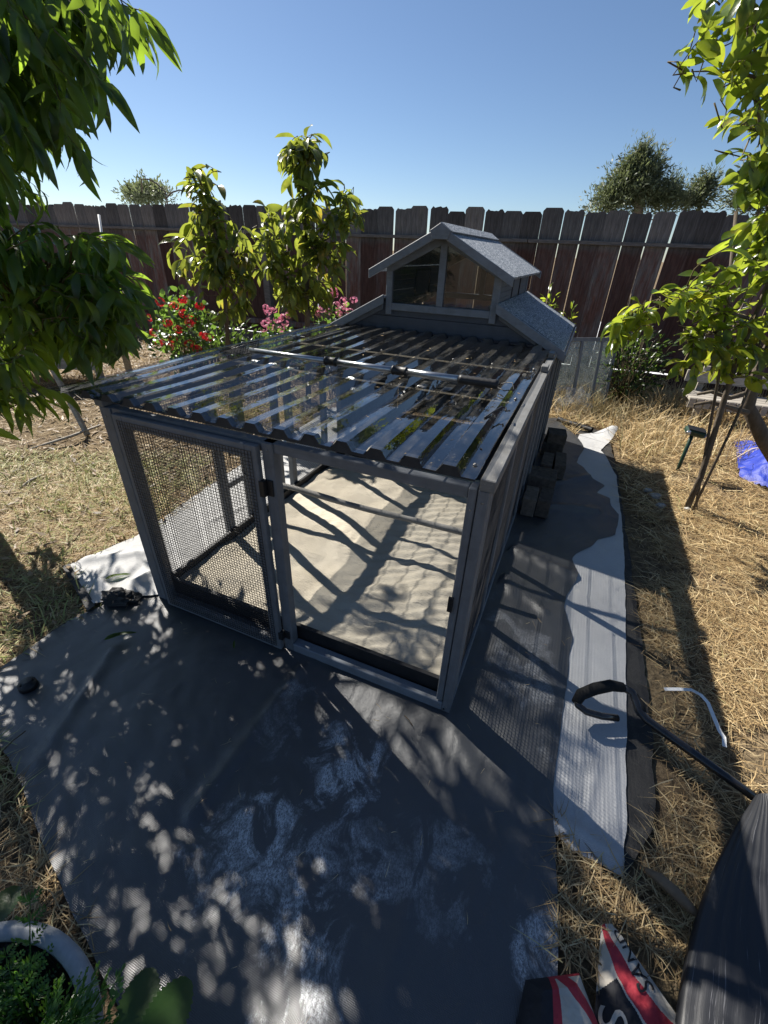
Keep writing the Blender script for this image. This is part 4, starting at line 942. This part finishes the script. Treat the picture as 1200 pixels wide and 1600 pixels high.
# ------------------------------------------------------------------ glazed panel and plastic film
pa = gnd(866, 632); pb = gnd(943, 633); pa = Vector((1.86, 4.93, 0)); pb = gnd(945, 634)
ang = math.atan2(pb.y-pa.y, pb.x-pa.x); wdt = (pb-pa).length; Hh = .72
pn = empty('glazed_panel', pa, ang, 'grey framed clear panel leaning behind the right end of the coop', 'panel'); pn.rotation_euler = (math.radians(-8), 0, ang)
for x0 in (0, wdt*.36, wdt*.70, wdt-.035): b = MB(); b.box(x0, x0+.035, -.012, .012, 0, Hh); b.build('stile', M['paint'], pn, bev=.002)
b = MB(); b.box(0, wdt, -.013, .013, Hh, Hh+.04); b.build('rail', M['paint_x'], pn, bev=.002)
b = MB(); b.box(0, wdt, -.013, .013, -.03, 0.0); b.build('rail', M['paint_x'], pn, bev=.002)
xs_ = [.035, wdt*.36, wdt*.36+.035, wdt*.70, wdt*.70+.035, wdt-.035]
for i in range(3): b = MB(); b.box(xs_[2*i], xs_[2*i+1], -.002, .001, 0, Hh); b.build('pane', M['pane_frost'], pn)
def crumple(c, r, n=26, sh=.25, seed=0, sm=False):
    b = MB(); vs = []
    for j in range(n+1):
        for i in range(n+1):
            t = pi*j/n*.52; a = 2*pi*i/n; d = Vector((math.sin(t)*math.cos(a), math.sin(t)*math.sin(a), math.cos(t)))
            k = 1+sh*noise.fractal(d*2.2+Vector((seed, 0, 0)), 1, 2, 4)
            vs.append((c[0]+d.x*r[0]*k, c[1]+d.y*r[1]*k, max(.004, c[2]+d.z*r[2]*k)))
    m_ = n+1; b.add(vs, [(j*m_+i, j*m_+i+1, (j+1)*m_+i+1, (j+1)*m_+i) for j in range(n) for i in range(n)]); return b
g_ = gnd(893, 648)
tag(crumple((g_.x, g_.y, 0), (.2, .15, .24), 22, .55, 3).build('plastic_film', M['film']), 'crumpled clear plastic film heaped in front of the glazed panel', 'plastic film')
a = gnd(872, 655, .03); c = gnd(925, 672, .03)
b = MB(); b.tube([a, c], .028, 12, cap=False); b.tube([c, a], .024, 12, cap=False); tag(b.build('roll_tube', M['black'], smooth=True), 'dark cardboard-like tube lying at the far end of the fabric', 'tube')
# ------------------------------------------------------------------ right side bits
def tarp():
    n = 46; vs = []; A = gnd(1146, 694); B = gnd(1152, 748); Cc = Vector((3.25, 2.25, 0)); D = Vector((4.9, 3.3, 0))
    for j in range(n+1):
        for i in range(n+1):
            s = i/n; t = j/n; p = (A.lerp(D, s)).lerp(B.lerp(Cc, s), t)
            e = min(s, 1-s, t, 1-t); h = .22*min(1, e*5)*(.7+.5*fbm(p.x, p.y, 2, 3))+.05*abs(fbm(p.x, p.y, 8, 7))+.02*abs(fbm(p.x, p.y, 20, 7))+.01
            o_ = .015*fbm(p.x, p.y, 3, 12); vs.append((p.x+o_, p.y+o_, h))
    b = MB(); b.add(vs, [(j*(n+1)+i, j*(n+1)+i+1, (j+1)*(n+1)+i+1, (j+1)*(n+1)+i) for j in range(n) for i in range(n)]); return b
tag(tarp().build('tarpaulin', M['tarp'], smooth=True), 'crumpled bright blue tarpaulin on the dry grass at the right edge', 'tarpaulin')
g1 = gnd(1058, 736); sp = empty('solar_spike', g1, 0, 'dark green solar stake light standing in the dry grass left of the slender tree', 'garden light')
hd = at(1083, 676, g1.y-.02)-g1
b = MB(); b.tube([Vector((0, 0, -.02)), Vector((0, 0, .01)), hd], [.006, .014, .014], 8); b.build('stake', M['dgreen'], sp, True)
hm = Matrix.Translation(hd) @ Euler((.1, .12, -.35)).to_matrix().to_4x4()
b = MB(); b.box(-.062, .085, -.05, .05, -.015, .035, hm); b.build('head', M['dgreen'], sp, bev=.014)
b = MB(); b.box(-.052, .075, -.042, .042, .0355, .038, hm); b.build('solar_cell', M['black'], sp)
b = MB(); b.ball(hm @ Vector((-.045, -.05, .01)), (.024, .008, .02), 10, 6); b.build('lens', M['solar'], sp, True)
for (x, y, r, l) in ((1010, 770, .035, 'white stone farthest from the slender tree foot'), (1022, 779, .045, 'largest white stone near the slender tree foot'), (1030, 794, .04, 'flat white stone in front of the group by the slender tree'), (1072, 800, .028, 'white stone touching the foot of the slender tree')):
    g = gnd(x, y); tag(MB().ball((g.x, g.y, .022), (r, r*.7, r*.5), 8, 6, jit=.18).build('stone', M['stone']), l, 'stone', 'white stones by the slender tree')
# slatted bench / raised bed at the far right
bp = at(1150, 632, 4.4); bn = empty('garden_bench', (bp.x-.35, bp.y+.2, 0), -.32, 'low bleached wooden bench in shade at the right edge by the fence', 'bench'); hz = bp.z
for i in range(4): b = MB(); b.box(0, 1.9, i*.1, i*.1+.09, hz-.03, hz); b.build('seat_plank', M['oldwood'], bn, bev=.003)
b = MB()
for i in range(26): b.box(i*.072, i*.072+.06, -.014, -.002, hz-.1, hz-.004)
b.build('edge_slats', M['oldwood'], bn)
for x0 in (.1, 1.6):
    for y0 in (.03, .33): b = MB(); b.box(x0, x0+.07, y0, y0+.06, 0, hz-.031); b.build('leg', M['oldwood'], bn)
b = MB(); b.box(.0, 1.9, .41, .44, hz+.08, hz+.2); b.build('back_rail', M['oldwood'], bn)
for x0 in (.15, 1.6): b = MB(); b.box(x0, x0+.06, .445, .475, 0, hz+.25); b.build('back_post', M['oldwood'], bn)
# ------------------------------------------------------------------ left side bits
wp = at(55, 540, 4.9); tb2 = empty('planter_table', (wp.x-.9, wp.y, 0), .02, 'white topped wooden box table behind the left tree', 'table')
hz = wp.z+.02
b = MB(); b.box(0, 1.5, 0, .8, hz, hz+.025); b.build('table_top', M['white'], tb2, bev=.003)
for i in range(14): b = MB(); b.box(.05+i*.1, .145+i*.1, .04, .06, hz-.28, hz-.001); b.build('side_slat', M['oldwood'], tb2)
for x0 in (.05, 1.4):
    for y0 in (.08, .7): b = MB(); b.box(x0, x0+.06, y0, y0+.06, 0, hz-.001); b.build('leg', M['oldwood'], tb2)
a = gnd(137, 680); c = at(104, 618, a.y+.15)
b = MB(); b.tube([a, c, c+(c-a)*.8], [.024, .024, .022], 4); tag(b.build('wooden_prop', M['oldwood']), 'slanting grey wooden prop under the peach tree left of the coop', 'prop')
a = gnd(45, 702, .02); c = gnd(110, 682, .045); e = gnd(157, 664, .03)
b = MB(); b.tube([a, c, e], [.006, .013, .009], 6); tag(b.build('cut_branch', M['oldwood'], smooth=True), 'bleached cut branch lying on the ground at the foot of the prop', 'branch')
a = gnd(30, 765, .02); c = gnd(65, 742, .03)
b = MB(); b.tube([a, a.lerp(c, .5)+Vector((0, 0, .01)), c], [.008, .012, .005], 6); tag(b.build('cut_branch', M['oldwood'], smooth=True), 'short pale stick on the ground below the peach tree, nearer the left edge', 'branch')
# ------------------------------------------------------------------ hooked handle scoop and pan at lower right
hk = empty('long_handled_scoop', gnd(1180, 1243), 0, 'black pole with hooked foam handle and big ribbed black pan at lower right', 'scoop'); ho = Vector(hk.location)
def hp(x, y, z): return gnd(x, y, z)-ho
grip = [hp(900, 1098, .10), hp(908, 1085, .112), hp(930, 1076, .125), hp(955, 1071, .13), hp(973, 1074, .125)]
b = MB(); b.tube([hp(965, 1122, .075), hp(940, 1119, .085), hp(916, 1112, .093), hp(903, 1102, .098), hp(901, 1094, .103)], .0125, 10); b.build('hook_end', M['steel_black'], hk, True)
b = MB(); b.tube(grip, [.017, .021, .022, .0215, .018], 12); b.build('foam_grip', M['foam'], hk, True)
b = MB(); b.tube([hp(973, 1074, .125), hp(988, 1082, .115), hp(994, 1098, .10), hp(998, 1110, .085), hp(1010, 1124, .075), hp(1040, 1146, .07), hp(1110, 1196, .06), hp(1185, 1250, .05)], [.015]*8, 12); b.build('pole', M['steel_black'], hk, True)
b = MB(); b.tube([hp(990, 1086, .11), hp(1000, 1104, .088), hp(1003, 1118, .075)], [.016, .02, .017], 10); b.build('cord_keeper', M['foam'], hk, True)
def pan():
    le = [(1183, 1240), (1150, 1290), (1120, 1350), (1095, 1420), (1078, 1490), (1067, 1560), (1062, 1610), (1060, 1700)]
    LE = [gnd(x, y, .085) for x, y in le]; nL = 36; nW = 60; pts = []
    def ev(t):
        f = t*(len(LE)-1); i = min(len(LE)-2, int(f)); return LE[i].lerp(LE[i+1], f-i)
    b = MB(); vs = []; uvs = []
    for j in range(nL+1):
        t = j/nL; p = ev(t); wd_ = .05+.62*min(1, t*1.6)**.8
        right = Vector((.86, -.5, 0)).lerp(Vector((.97, -.2, 0)), t)
        for i in range(nW+1):
            s = i/nW; q = p+right*wd_*s; z = .085-.02*s+.03*math.sin(pi*s)-.012*math.exp(-s*18)+.0015*math.sin(s*60*2)
            vs.append((q.x-ho.x, q.y-ho.y, z)); uvs.append((s, t))
    n_ = nW+1; fs = [(j*n_+i, j*n_+i+1, (j+1)*n_+i+1, (j+1)*n_+i) for j in range(nL) for i in range(nW)]
    # thickness skirt along the left edge
    k0 = len(vs)
    for j in range(nL+1): a_ = vs[j*n_]; vs.append((a_[0]+.01, a_[1], .022)); uvs.append((0, j/nL))
    fs += [(j*n_, (j+1)*n_, k0+j+1, k0+j) for j in range(nL)]
    b.add(vs, fs); o = b.build('pan', M['pan'], hk, True); me = o.data
    uvl = me.uv_layers.new(name='UVMap')
    for lp_ in me.loops: uvl.data[lp_.index].uv = uvs[lp_.vertex_index]
pan()
# white strap on the grass
def ribbon(pts, wd, mt, t=.0015):
    b = MB(); pts = [Vector(p) for p in pts]; n = len(pts); vs = []
    for i, p in enumerate(pts):
        d = (pts[min(i+1, n-1)]-pts[max(0, i-1)]); d.z = 0; d.normalize(); s = Vector((-d.y, d.x, .15)).normalized()*wd/2
        vs += [p-s, p+s, p+s+Vector((0, 0, t)), p-s+Vector((0, 0, t))]
    fs = []
    for i in range(n-1):
        a = i*4; fs += [(a, a+4, a+5, a+1), (a+1, a+5, a+6, a+2), (a+2, a+6, a+7, a+3), (a+3, a+7, a+4, a)]
    b.add(vs, fs); return b
tag(ribbon([gnd(x, y, z) for x, y, z in [(1038, 1077, .05), (1060, 1077, .055), (1080, 1078, .06), (1095, 1086, .07), (1106, 1098, .065), (1115, 1120, .06), (1124, 1142, .055), (1131, 1152, .05), (1132, 1167, .045)]], .013, 'strap').build('plastic_strap', M['strap']), 'kinked white plastic strap lying on the straw right of the hooked handle', 'strap')
# bark piece
b = MB(); pts = [gnd(x, y, .045) for x, y in [(1008, 1358), (1030, 1372), (1055, 1395), (1078, 1418), (1092, 1432)]]; b.tube(pts, [.006, .014, .016, .013, .006], 6); tag(b.build('bark_strip', M['brownbark'], smooth=True), 'long brown strip of bark on the straw beside the ribbed pan', 'bark')
# ------------------------------------------------------------------ sand bags
def bag(name, label, corners, hgt, paint, seed, text=None):
    """corners: 4 image points on a plane at height hgt/2, order: s0t0, s1t0, s1t1, s0t1"""
    C = [gnd(x, y, hgt*.6) for x, y in corners]; org = sum(C, Vector())/4; org.z = 0; n = 130; vs = []
    def S(s, t):
        p = C[0].lerp(C[1], s).lerp(C[3].lerp(C[2], s), t); e = min(s, 1-s, t, 1-t)
        z = hgt*.25+hgt*min(1, e*4)**.6*.75+.010*fbm(p.x+seed, p.y, 9)*min(1, e*6)+.005*fbm(p.x, p.y+seed, 24)
        return Vector((p.x, p.y, max(z, .024)))
    for j in range(n+1):
        for i in range(n+1): vs.append(S(i/n, j/n)-org)
    fs = []; mi = []
    for j in range(n):
        for i in range(n): fs.append((j*(n+1)+i, j*(n+1)+i+1, (j+1)*(n+1)+i+1, (j+1)*(n+1)+i)); mi.append(paint((i+.5)/n, (j+.5)/n))
    # skirt to the ground
    k0 = len(vs); ring = [(i, 0) for i in range(n)]+[(n, j) for j in range(n)]+[(n-i, n) for i in range(n)]+[(0, n-j) for j in range(n)]
    for (i, j) in ring: v = vs[j*(n+1)+i]; vs.append(Vector((v.x*.985, v.y*.985, .019)))
    m_ = len(ring)
    for q in range(m_):
        a = ring[q][1]*(n+1)+ring[q][0]; c = ring[(q+1) % m_]; c = c[1]*(n+1)+c[0]; fs.append((a, k0+q, k0+(q+1) % m_, c)); mi.append(mi[min(n-1, ring[q][1])*n+min(n-1, ring[q][0])])
    root = empty(name, org, 0, label, 'sand bag')
    b = MB(); b.v = [tuple(v) for v in vs]; b.f = fs; b.mi = mi; b.build('sack', [M['cream'], M['redink'], M['blackink']], root, True)
    for (txt, s0, t0, sx, tx, size, mt, asp) in (text or []):
        cu = bpy.data.curves.new('t', 'FONT'); cu.body = txt; cu.size = 1; cu.resolution_u = 4; cu.align_x = 'CENTER'; cu.align_y = 'CENTER'
        to = bpy.data.objects.new('t', cu); COL.objects.link(to); dg = bpy.context.evaluated_depsgraph_get(); dg.update()
        me = bpy.data.meshes.new_from_object(to.evaluated_get(dg)); COL.objects.unlink(to); bpy.data.objects.remove(to)
        import bmesh
        bm = bmesh.new(); bm.from_mesh(me); bmesh.ops.triangulate(bm, faces=bm.faces); bmesh.ops.subdivide_edges(bm, edges=bm.edges, cuts=2, use_grid_fill=False)
        # reading direction (sx,tx) in sheet space, measured in metres on the bag
        A = S(s0, t0); Ds = (S(s0+.02, t0)-S(s0-.02, t0))/.04; Dt = (S(s0, t0+.02)-S(s0, t0-.02))/.04; Ds.z = Dt.z = 0
        Rd = (Ds*sx+Dt*tx).normalized(); Ud = Vector((-Rd.y, Rd.x, 0))
        det = Ds.x*Dt.y-Ds.y*Dt.x
        for v in bm.verts:
            w_ = Rd*v.co.x*size*asp+Ud*v.co.y*size
            ds = (w_.x*Dt.y-w_.y*Dt.x)/det; dt = (Ds.x*w_.y-Ds.y*w_.x)/det
            q = S(min(1, max(0, s0+ds)), min(1, max(0, t0+dt))); v.co = q+Vector((0, 0, .0028))-org
        bm.to_mesh(me); bm.free(); me.materials.clear(); me.materials.append(M[mt]); o = newobj('lettering', me, root)
    return root
# right bag: tip at top, spreads down to the right
def paintR(s, t):
    b0 = .03+.64*t
    if b0 < s < b0+.29: return 1
    if s <= b0-.03 and t > .56-.22*s: return 2
    return 0
bag('sand_bag', 'cream sand bag with red band and black word, beside the ribbed pan', [(941, 1442), (958, 1442), (1088, 1625), (925, 1650)], .05, paintR, 2.0,
    [('SAND', .765, .345, 0, -1, .046, 'blackink', .95), ('S', .22, .80, 0, -1, .085, 'cream', 1.2)])
def paintL(s, t):
    if s < .40: return 2
    if s < .50 or t < .07: return 1
    c = .52+.5*t
    if c-.02 < s < c+.17: return 1
    return 0
bag('sand_bag', 'folded black, red and cream sand bag left of the other bag', [(824, 1527), (908, 1516), (955, 1640), (798, 1650)], .075, paintL, 5.0)
# ------------------------------------------------------------------ pot with herbs at lower left
pc = Vector((-.70, .03, 0)); pot = empty('plant_pot', pc, 0, 'large round pot with a scuffed pale rim at the lower left corner', 'plant pot')
b = MB(); seg = 64; prf = [(.236, .262), (.262, .268), (.274, .285), (.274, .305), (.262, .312), (.245, .308), (.243, .300)]
vs = [(r*math.cos(2*pi*k/seg), r*math.sin(2*pi*k/seg), z) for (r, z) in prf for k in range(seg)]
b.add(vs, [(i*seg+k, i*seg+(k+1) % seg, (i+1)*seg+(k+1) % seg, (i+1)*seg+k) for i in range(len(prf)-1) for k in range(seg)]); b.build('rim', M['potrim'], pot, True)
b = MB(); prf = [(.20, .0), (.2355, .261), (.2425, .299), (.239, .28), (.234, .20)]; vs = [(r*math.cos(2*pi*k/seg), r*math.sin(2*pi*k/seg), z) for (r, z) in prf for k in range(seg)]
b.add(vs, [(i*seg+k, i*seg+(k+1) % seg, (i+1)*seg+(k+1) % seg, (i+1)*seg+k) for i in range(len(prf)-1) for k in range(seg)]); b.build('pot_wall', M['black'], pot, True)
b = MB(); vs = [(0, 0, .17)]+[(.2335*math.cos(2*pi*k/32), .2335*math.sin(2*pi*k/32), .17) for k in range(32)]; b.add(vs, [(0, 1+k, 1+(k+1) % 32) for k in range(32)]); b.build('soil', M['soil'], pot)
def ferny(c, n, rad, hgt, label):
    root = empty('feathery_herb', c, 0, label, 'herb'); V = []; F = []; stems = MB()
    for s_ in range(n):
        a = random.uniform(0, 2*pi); l = random.uniform(.6, 1)*hgt; tip = Vector((math.cos(a)*rad*random.uniform(.3, 1), math.sin(a)*rad*random.uniform(.3, 1), l))
        pth = [Vector((0, 0, 0)).lerp(tip, q/6)+Vector((0, 0, .25*l*math.sin(pi*q/6)*.6)) for q in range(7)]
        stems.tube(pth, [.002, .002, .0018, .0015, .0012, .001, .0006], 4)
        for q in range(2, 7):
            for sd in (-1, 1):
                dr = (pth[q]-pth[q-1]).normalized(); x = dr.cross(Vector((0, 0, 1))).normalized()*sd
                fl_ = .055*(1.15-q/9); pd = (x+dr*.7+rv(.1)).normalized()
                for k in range(7):
                    for s2 in (-1, 1):
                        p0 = pth[q]+pd*fl_*k/7; d2 = (pd*.8+dr.cross(pd).cross(pd).normalized()*s2*.9+pd.cross(Vector((0, 0, 1)))*s2*.6+rv(.2)).normalized(); ll = .017*(1-k/9)*random.uniform(.7, 1.3)
                        w_ = d2.cross(Vector((0, 0, 1))+rv(.2)).normalized()*.0022; i0 = len(V)
                        V += [p0, p0+d2*ll*.5+w_, p0+d2*ll, p0+d2*ll*.5-w_]; F.append((i0, i0+1, i0+2, i0+3))
    me = bpy.data.meshes.new('fronds'); me.from_pydata([tuple(v) for v in V], [], F); me.materials.append(M['herb']); o = newobj('fronds', me, root); tag(o, kind='stuff')
    stems.build('stems', M['herb'], root, True)
ferny((-.60, .16, .20), 30, .17, .20, 'feathery green carrot-like herb growing over the pot rim')
ferny((-.72, .10, .20), 26, .16, .14, 'low feathery herb in the shaded middle of the pot')
ferny((-.56, .04, .20), 22, .14, .15, 'feathery herb at the near side of the pot by the bottom edge')
def serrated(name, ln, wd, root, mm):
    b = MB(); n = 26; vs = []
    for i in range(n+1):
        t = i/n; w_ = wd/2*math.sin(pi*(t*.93+.05))**.55*(1+(.09 if i % 2 else -.06)); y = ln*t; z = -.15*ln*t*t
        vs += [(-w_, y, z+.12*w_), (-w_*.5, y, z+.02*w_), (0, y, z), (w_*.5, y, z+.02*w_), (w_, y, z+.12*w_)]
    fs = [(i*5+k, i*5+k+1, (i+1)*5+k+1, (i+1)*5+k) for i in range(n) for k in range(4)]
    b.add([mm @ Vector(v) for v in vs], fs); return b.build(name, M['ger'], root, True)
sb = Vector((-.47, .06, .0)); st = empty('strawberry_plant', sb, 0, 'broad toothed strawberry-like leaves beside the pot at the bottom edge', 'plant')
for (x, y, z, dx, dy, l) in ((218, 1572, .33, -.1, 1, .095), (262, 1590, .33, .35, .8, .10), (212, 1625, .30, -.4, .6, .08)):
    p = gnd(x, y, z); serrated('leaf', l, l*.72, st, leafmat(p-sb-Vector((dx, dy, 0)).normalized()*l*.5, Vector((dx, dy, .15)), Vector((.1, -.3, 1))))
    b = MB(); b.tube([Vector((0, 0, 0)), (p-sb)*.6+Vector((0, 0, .03)), p-sb-Vector((dx, dy, 0)).normalized()*l*.5], .002, 4); b.build('stem', M['herb'], st, True)
p = gnd(5, 1410, .25); st2 = empty('strawberry_plant', (p.x, p.y, 0), 0, 'single toothed green leaf at the left edge above the pot', 'plant')
serrated('leaf', .07, .06, st2, leafmat(Vector((0, -.04, .25)), Vector((.1, 1, .1)), Vector((0, 0, 1)))); b = MB(); b.tube([(0, -.05, 0), (0, -.05, .15), (0, -.04, .25)], .002, 4); b.build('stem', M['herb'], st2, True)
# fallen leaves, cap, seed pod on the sheet
for (x, y, l, ang, lab) in ((163, 1000, .12, .95, 'long curled grey-green leaf fallen on the black fabric by the left post'), (366, 1013, .05, -.4, 'small oval green leaf fallen on the black fabric below the door'), (165, 905, .11, .9, 'withered leaf lying on the pale fabric at the left front corner')):
    me, _, _ = leaf_mesh('fallen_leaf', l, l*.22, .3, .6, 'lance', .02, 6, .1, M['peach']); o = newobj('fallen_leaf', me); g = gnd(x, y, .04); o.location = g; o.rotation_euler = (.05, 0, -ang); tag(o, lab, 'leaf')
g = gnd(45, 1073, .02); b = MB(); b.tube([g, g+Vector((0, 0, .022)), g+Vector((0, 0, .024)), g+Vector((0, 0, .012))], [.032, .03, .018, .016], 16, cap=True); tag(b.build('plastic_disc', M['black'], smooth=True), 'round black plastic disc on the fabric near the left edge', 'disc')
for (x, y, x2, y2, lab) in ((0, 1178, 40, 1142, 'thin pale stalk across the left corner of the black fabric'), (632, 1118, 645, 1134, 'short curved straw on the fabric below the front rail')):
    a = gnd(x, y, .03); c = gnd(x2, y2, .028); b = MB(); b.tube([a, a.lerp(c, .5)+Vector((0, 0, .006)), c], .0016, 4); tag(b.build('dry_stalk', M['straw']), lab, 'straw')
# ------------------------------------------------------------------ dry grass
def blades(n, xr, yr, lenr, wid, flat, avoid, dens=None, tint=(.3, .85), lift=.0):
    P = []; rs = np.random.RandomState(int(n) % 9973)
    while len(P) < n:
        m_ = 4000; X = rs.uniform(xr[0], xr[1], m_); Y = rs.uniform(yr[0], yr[1], m_)
        for x, y in zip(X, Y):
            if avoid(x, y): continue
            if dens and rs.rand() > dens(x, y): continue
            P.append((x, y))
            if len(P) >= n: break
    P = np.array(P); n = len(P)
    ang = rs.uniform(0, 2*np.pi, n); el = np.abs(rs.normal(0, flat, n)); ln = rs.uniform(lenr[0], lenr[1], n)*rs.uniform(.6, 1.2, n); w_ = wid*rs.uniform(.6, 1.4, n)
    dh = np.stack([np.cos(ang), np.sin(ang)], 1); bend = rs.normal(0, .25, n); z0 = np.array([gh(a, b) for a, b in P])+rs.uniform(0, .02, n)*1.0+lift
    side = np.stack([-dh[:, 1], dh[:, 0]], 1); V = np.zeros((n, 6, 3)); tilt = rs.uniform(-.6, .6, n)
    for k, t in enumerate((0, .5, 1)):
        c = P+dh*(ln*np.cos(el)*t)[:, None]+side*(bend*ln*t*t)[:, None]; z = z0+ln*np.sin(el)*(t-.35*t*t*1.0)*1.3
        hw = (w_*(1, .9, .15)[k]/2)[:, None]
        V[:, 2*k, :2] = c-side*hw; V[:, 2*k+1, :2] = c+side*hw; V[:, 2*k, 2] = z-tilt*hw[:, 0]; V[:, 2*k+1, 2] = z+tilt*hw[:, 0]
    return V, np.clip(rs.beta(2, 2, n)*(tint[1]-tint[0])+tint[0], 0, 1)
fabpolys = [main_poly, P2([(905, 660), (965, 682), (965, 740), (973, 800), (985, 880), (1003, 1000), (1012, 1100), (1022, 1200), (1028, 1250), (1018, 1300), (995, 1345), (974, 1376), (900, 1330), (840, 1240), (840, 900), (880, 740)]),
            P2([(110, 888), (215, 843), (290, 790), (400, 715), (520, 640), (640, 640), (440, 800), (330, 880), (255, 935), (150, 950)]), P2([(930, 1436), (965, 1436), (1100, 1625), (1130, 1700), (790, 1700), (812, 1515), (915, 1505), (938, 1540)]), P2([(1183, 1240), (1120, 1350), (1078, 1490), (1062, 1610), (1400, 1610), (1400, 1240)])]
def avoid(x, y):
    for p_ in fabpolys:
        if inpoly(x, y, p_): return True
    if .6 < x < 1.9 and inpoly(x-.035, y, fabpolys[1]): return True
    u, v = cuv(Vector((x, y, 0)))
    if -.02 < u < 1.6 and -.02 < v < 3.35: return True
    if (x+.70)**2+(y-.03)**2 < .27**2: return True
    return (x*math.sin(FY)+(y-7.19)*math.cos(FY)) > -.02
def bare(x, y):
    k = fbm(x, y, 1.1, 11)+.6*fbm(x, y, 3.7, 2)
    return .12 if k > .32 else (.45 if k > .12 else 1.0)
def shade_left(x, y):   # straw thinned to bare soil to stand in for shade under the peach tree
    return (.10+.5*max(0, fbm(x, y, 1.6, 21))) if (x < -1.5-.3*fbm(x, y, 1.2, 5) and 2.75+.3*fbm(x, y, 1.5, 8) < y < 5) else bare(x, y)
sets = [blades(80000, (-2.6, 3.0), (-.1, 2.6), (.03, .12), .0024, .17, avoid, bare, (.1, .95)),
        blades(58000, (-4.5, 5.0), (2.2, 5.2), (.05, .15), .0038, .22, avoid, shade_left, (.15, .98)),
        blades(26000, (-7, 7.5), (4.8, 9), (.07, .2), .007, .45, avoid, None, (.1, .9)),
        blades(9000, (1.7, 5.6), (3.5, 6.0), (.12, .36), .006, .95, avoid, None, (.5, .95)),
        blades(2600, (-2.2, .0), (.6, 2.8), (.05, .13), .005, .5, avoid, None, (.93, 1.0)),
        blades(6000, (-4.2, -1.4), (2.2, 3.2), (.05, .12), .005, .5, avoid, None, (.9, 1.0)),
        blades(70, (-1.3, .9), (.2, 2.0), (.015, .05), .0012, .03, lambda x, y: not inpoly(x, y, main_poly) or (cuv(Vector((x, y, 0)))[0] > -.02 and cuv(Vector((x, y, 0)))[1] > -.02), None, (.4, .9), .022)]
V = np.concatenate([s[0] for s in sets]); T = np.concatenate([s[1] for s in sets]); n = len(V)
me = bpy.data.meshes.new('dry_grass'); me.vertices.add(n*6); me.vertices.foreach_set('co', V.reshape(-1).astype(np.float32))
q = np.array([[0, 1, 3, 2], [2, 3, 5, 4]]); F = (np.arange(n)[:, None, None]*6+q[None]).reshape(-1)
me.loops.add(n*8); me.loops.foreach_set('vertex_index', F.astype(np.int32)); me.polygons.add(n*2)
me.polygons.foreach_set('loop_start', np.arange(n*2, dtype=np.int32)*4); me.polygons.foreach_set('loop_total', np.full(n*2, 4, np.int32))
me.update(calc_edges=True); at_ = me.attributes.new('tint', 'FLOAT', 'POINT'); at_.data.foreach_set('value', np.repeat(T, 6).astype(np.float32))
me.materials.append(M['straw']); o = newobj('dry_grass', me); tag(o, 'dry straw-coloured grass covering the yard', 'dry grass', kind='stuff')
print('tris straw', n*4)

# ------------------------------------------------------------------ leaf litter, roof debris, screws
V = []; F = []; T = []
for _ in range(4200):
    x = random.uniform(-5.2, -1.2); y = random.uniform(1.2, 6.0)
    if avoid(x, y) or random.random() < .3: continue
    l = random.uniform(.04, .09); a = random.uniform(0, 2*pi); d = Vector((math.cos(a), math.sin(a), random.uniform(-.1, .25))); sd = Vector((-d.y, d.x, random.uniform(-.4, .4)))*l*.14; p = Vector((x, y, gh(x, y)+.02+random.random()*.02)); i0 = len(V)
    V += [p, p+d*l*.35+sd, p+d*l+Vector((0, 0, random.uniform(-.01, .02))), p+d*l*.35-sd]; F.append((i0, i0+1, i0+2, i0+3)); T += [random.random()*.38]*4
me = bpy.data.meshes.new('leaf_litter'); me.from_pydata([tuple(v) for v in V], [], F); at_ = me.attributes.new('tint', 'FLOAT', 'POINT'); at_.data.foreach_set('value', T); me.materials.append(M['straw'])
tag(newobj('leaf_litter', me), 'dry curled fallen leaves under the peach tree', 'leaf litter', kind='stuff')
V = []; F = []; T = []
for _ in range(130):
    u = random.uniform(.06, 1.6); v = random.uniform(0, 1.95); l = random.uniform(.006, .03); a = random.uniform(0, 2*pi); p = Vector((-u, v, RZ+prof(u)+.009)); d = Vector((math.cos(a), math.sin(a), 0)); sd = Vector((-d.y, d.x, .2))*l*.12; i0 = len(V)
    V += [p, p+d*l*.4+sd, p+d*l, p+d*l*.4-sd]; F.append((i0, i0+1, i0+2, i0+3)); T += [random.random()*.8]*4
me = bpy.data.meshes.new('roof_debris'); me.from_pydata([tuple(v) for v in V], [], F); at_ = me.attributes.new('tint', 'FLOAT', 'POINT'); at_.data.foreach_set('value', T); me.materials.append(M['straw'])
o = newobj('roof_debris', me); o.location = (OX, OY, 0); o.rotation_euler = (0, 0, -YA); tag(o, 'bits of dry leaf and grass scattered on the clear corrugated roof', 'debris', kind='stuff')
sme = None
for (u, v, z) in [(.015, -.001, .05), (.045, -.001, .045), (.015, -.001, .93), (.045, .001, .9), (.71, -.001, .94), (.71, -.001, .05), (.76, -.023, .935), (.76, -.023, .05), (1.355, -.023, .935), (1.355, -.023, .05), (1.44, -.001, .93), (1.44, -.001, .05), (.43, HV0-.0215, 1.17), (1.14, HV0-.0215, 1.17), (.785, HV0-.0185, 1.23)]:
    if sme is None:
        b = MB(); b.ball((0, 0, 0), (.0038, .0018, .0038), 8, 6); o = b.build('screw', M['screw'], coop, True); sme = o.data
    else: o = newobj('screw', sme, coop)
    o.location = (-u, v, z)
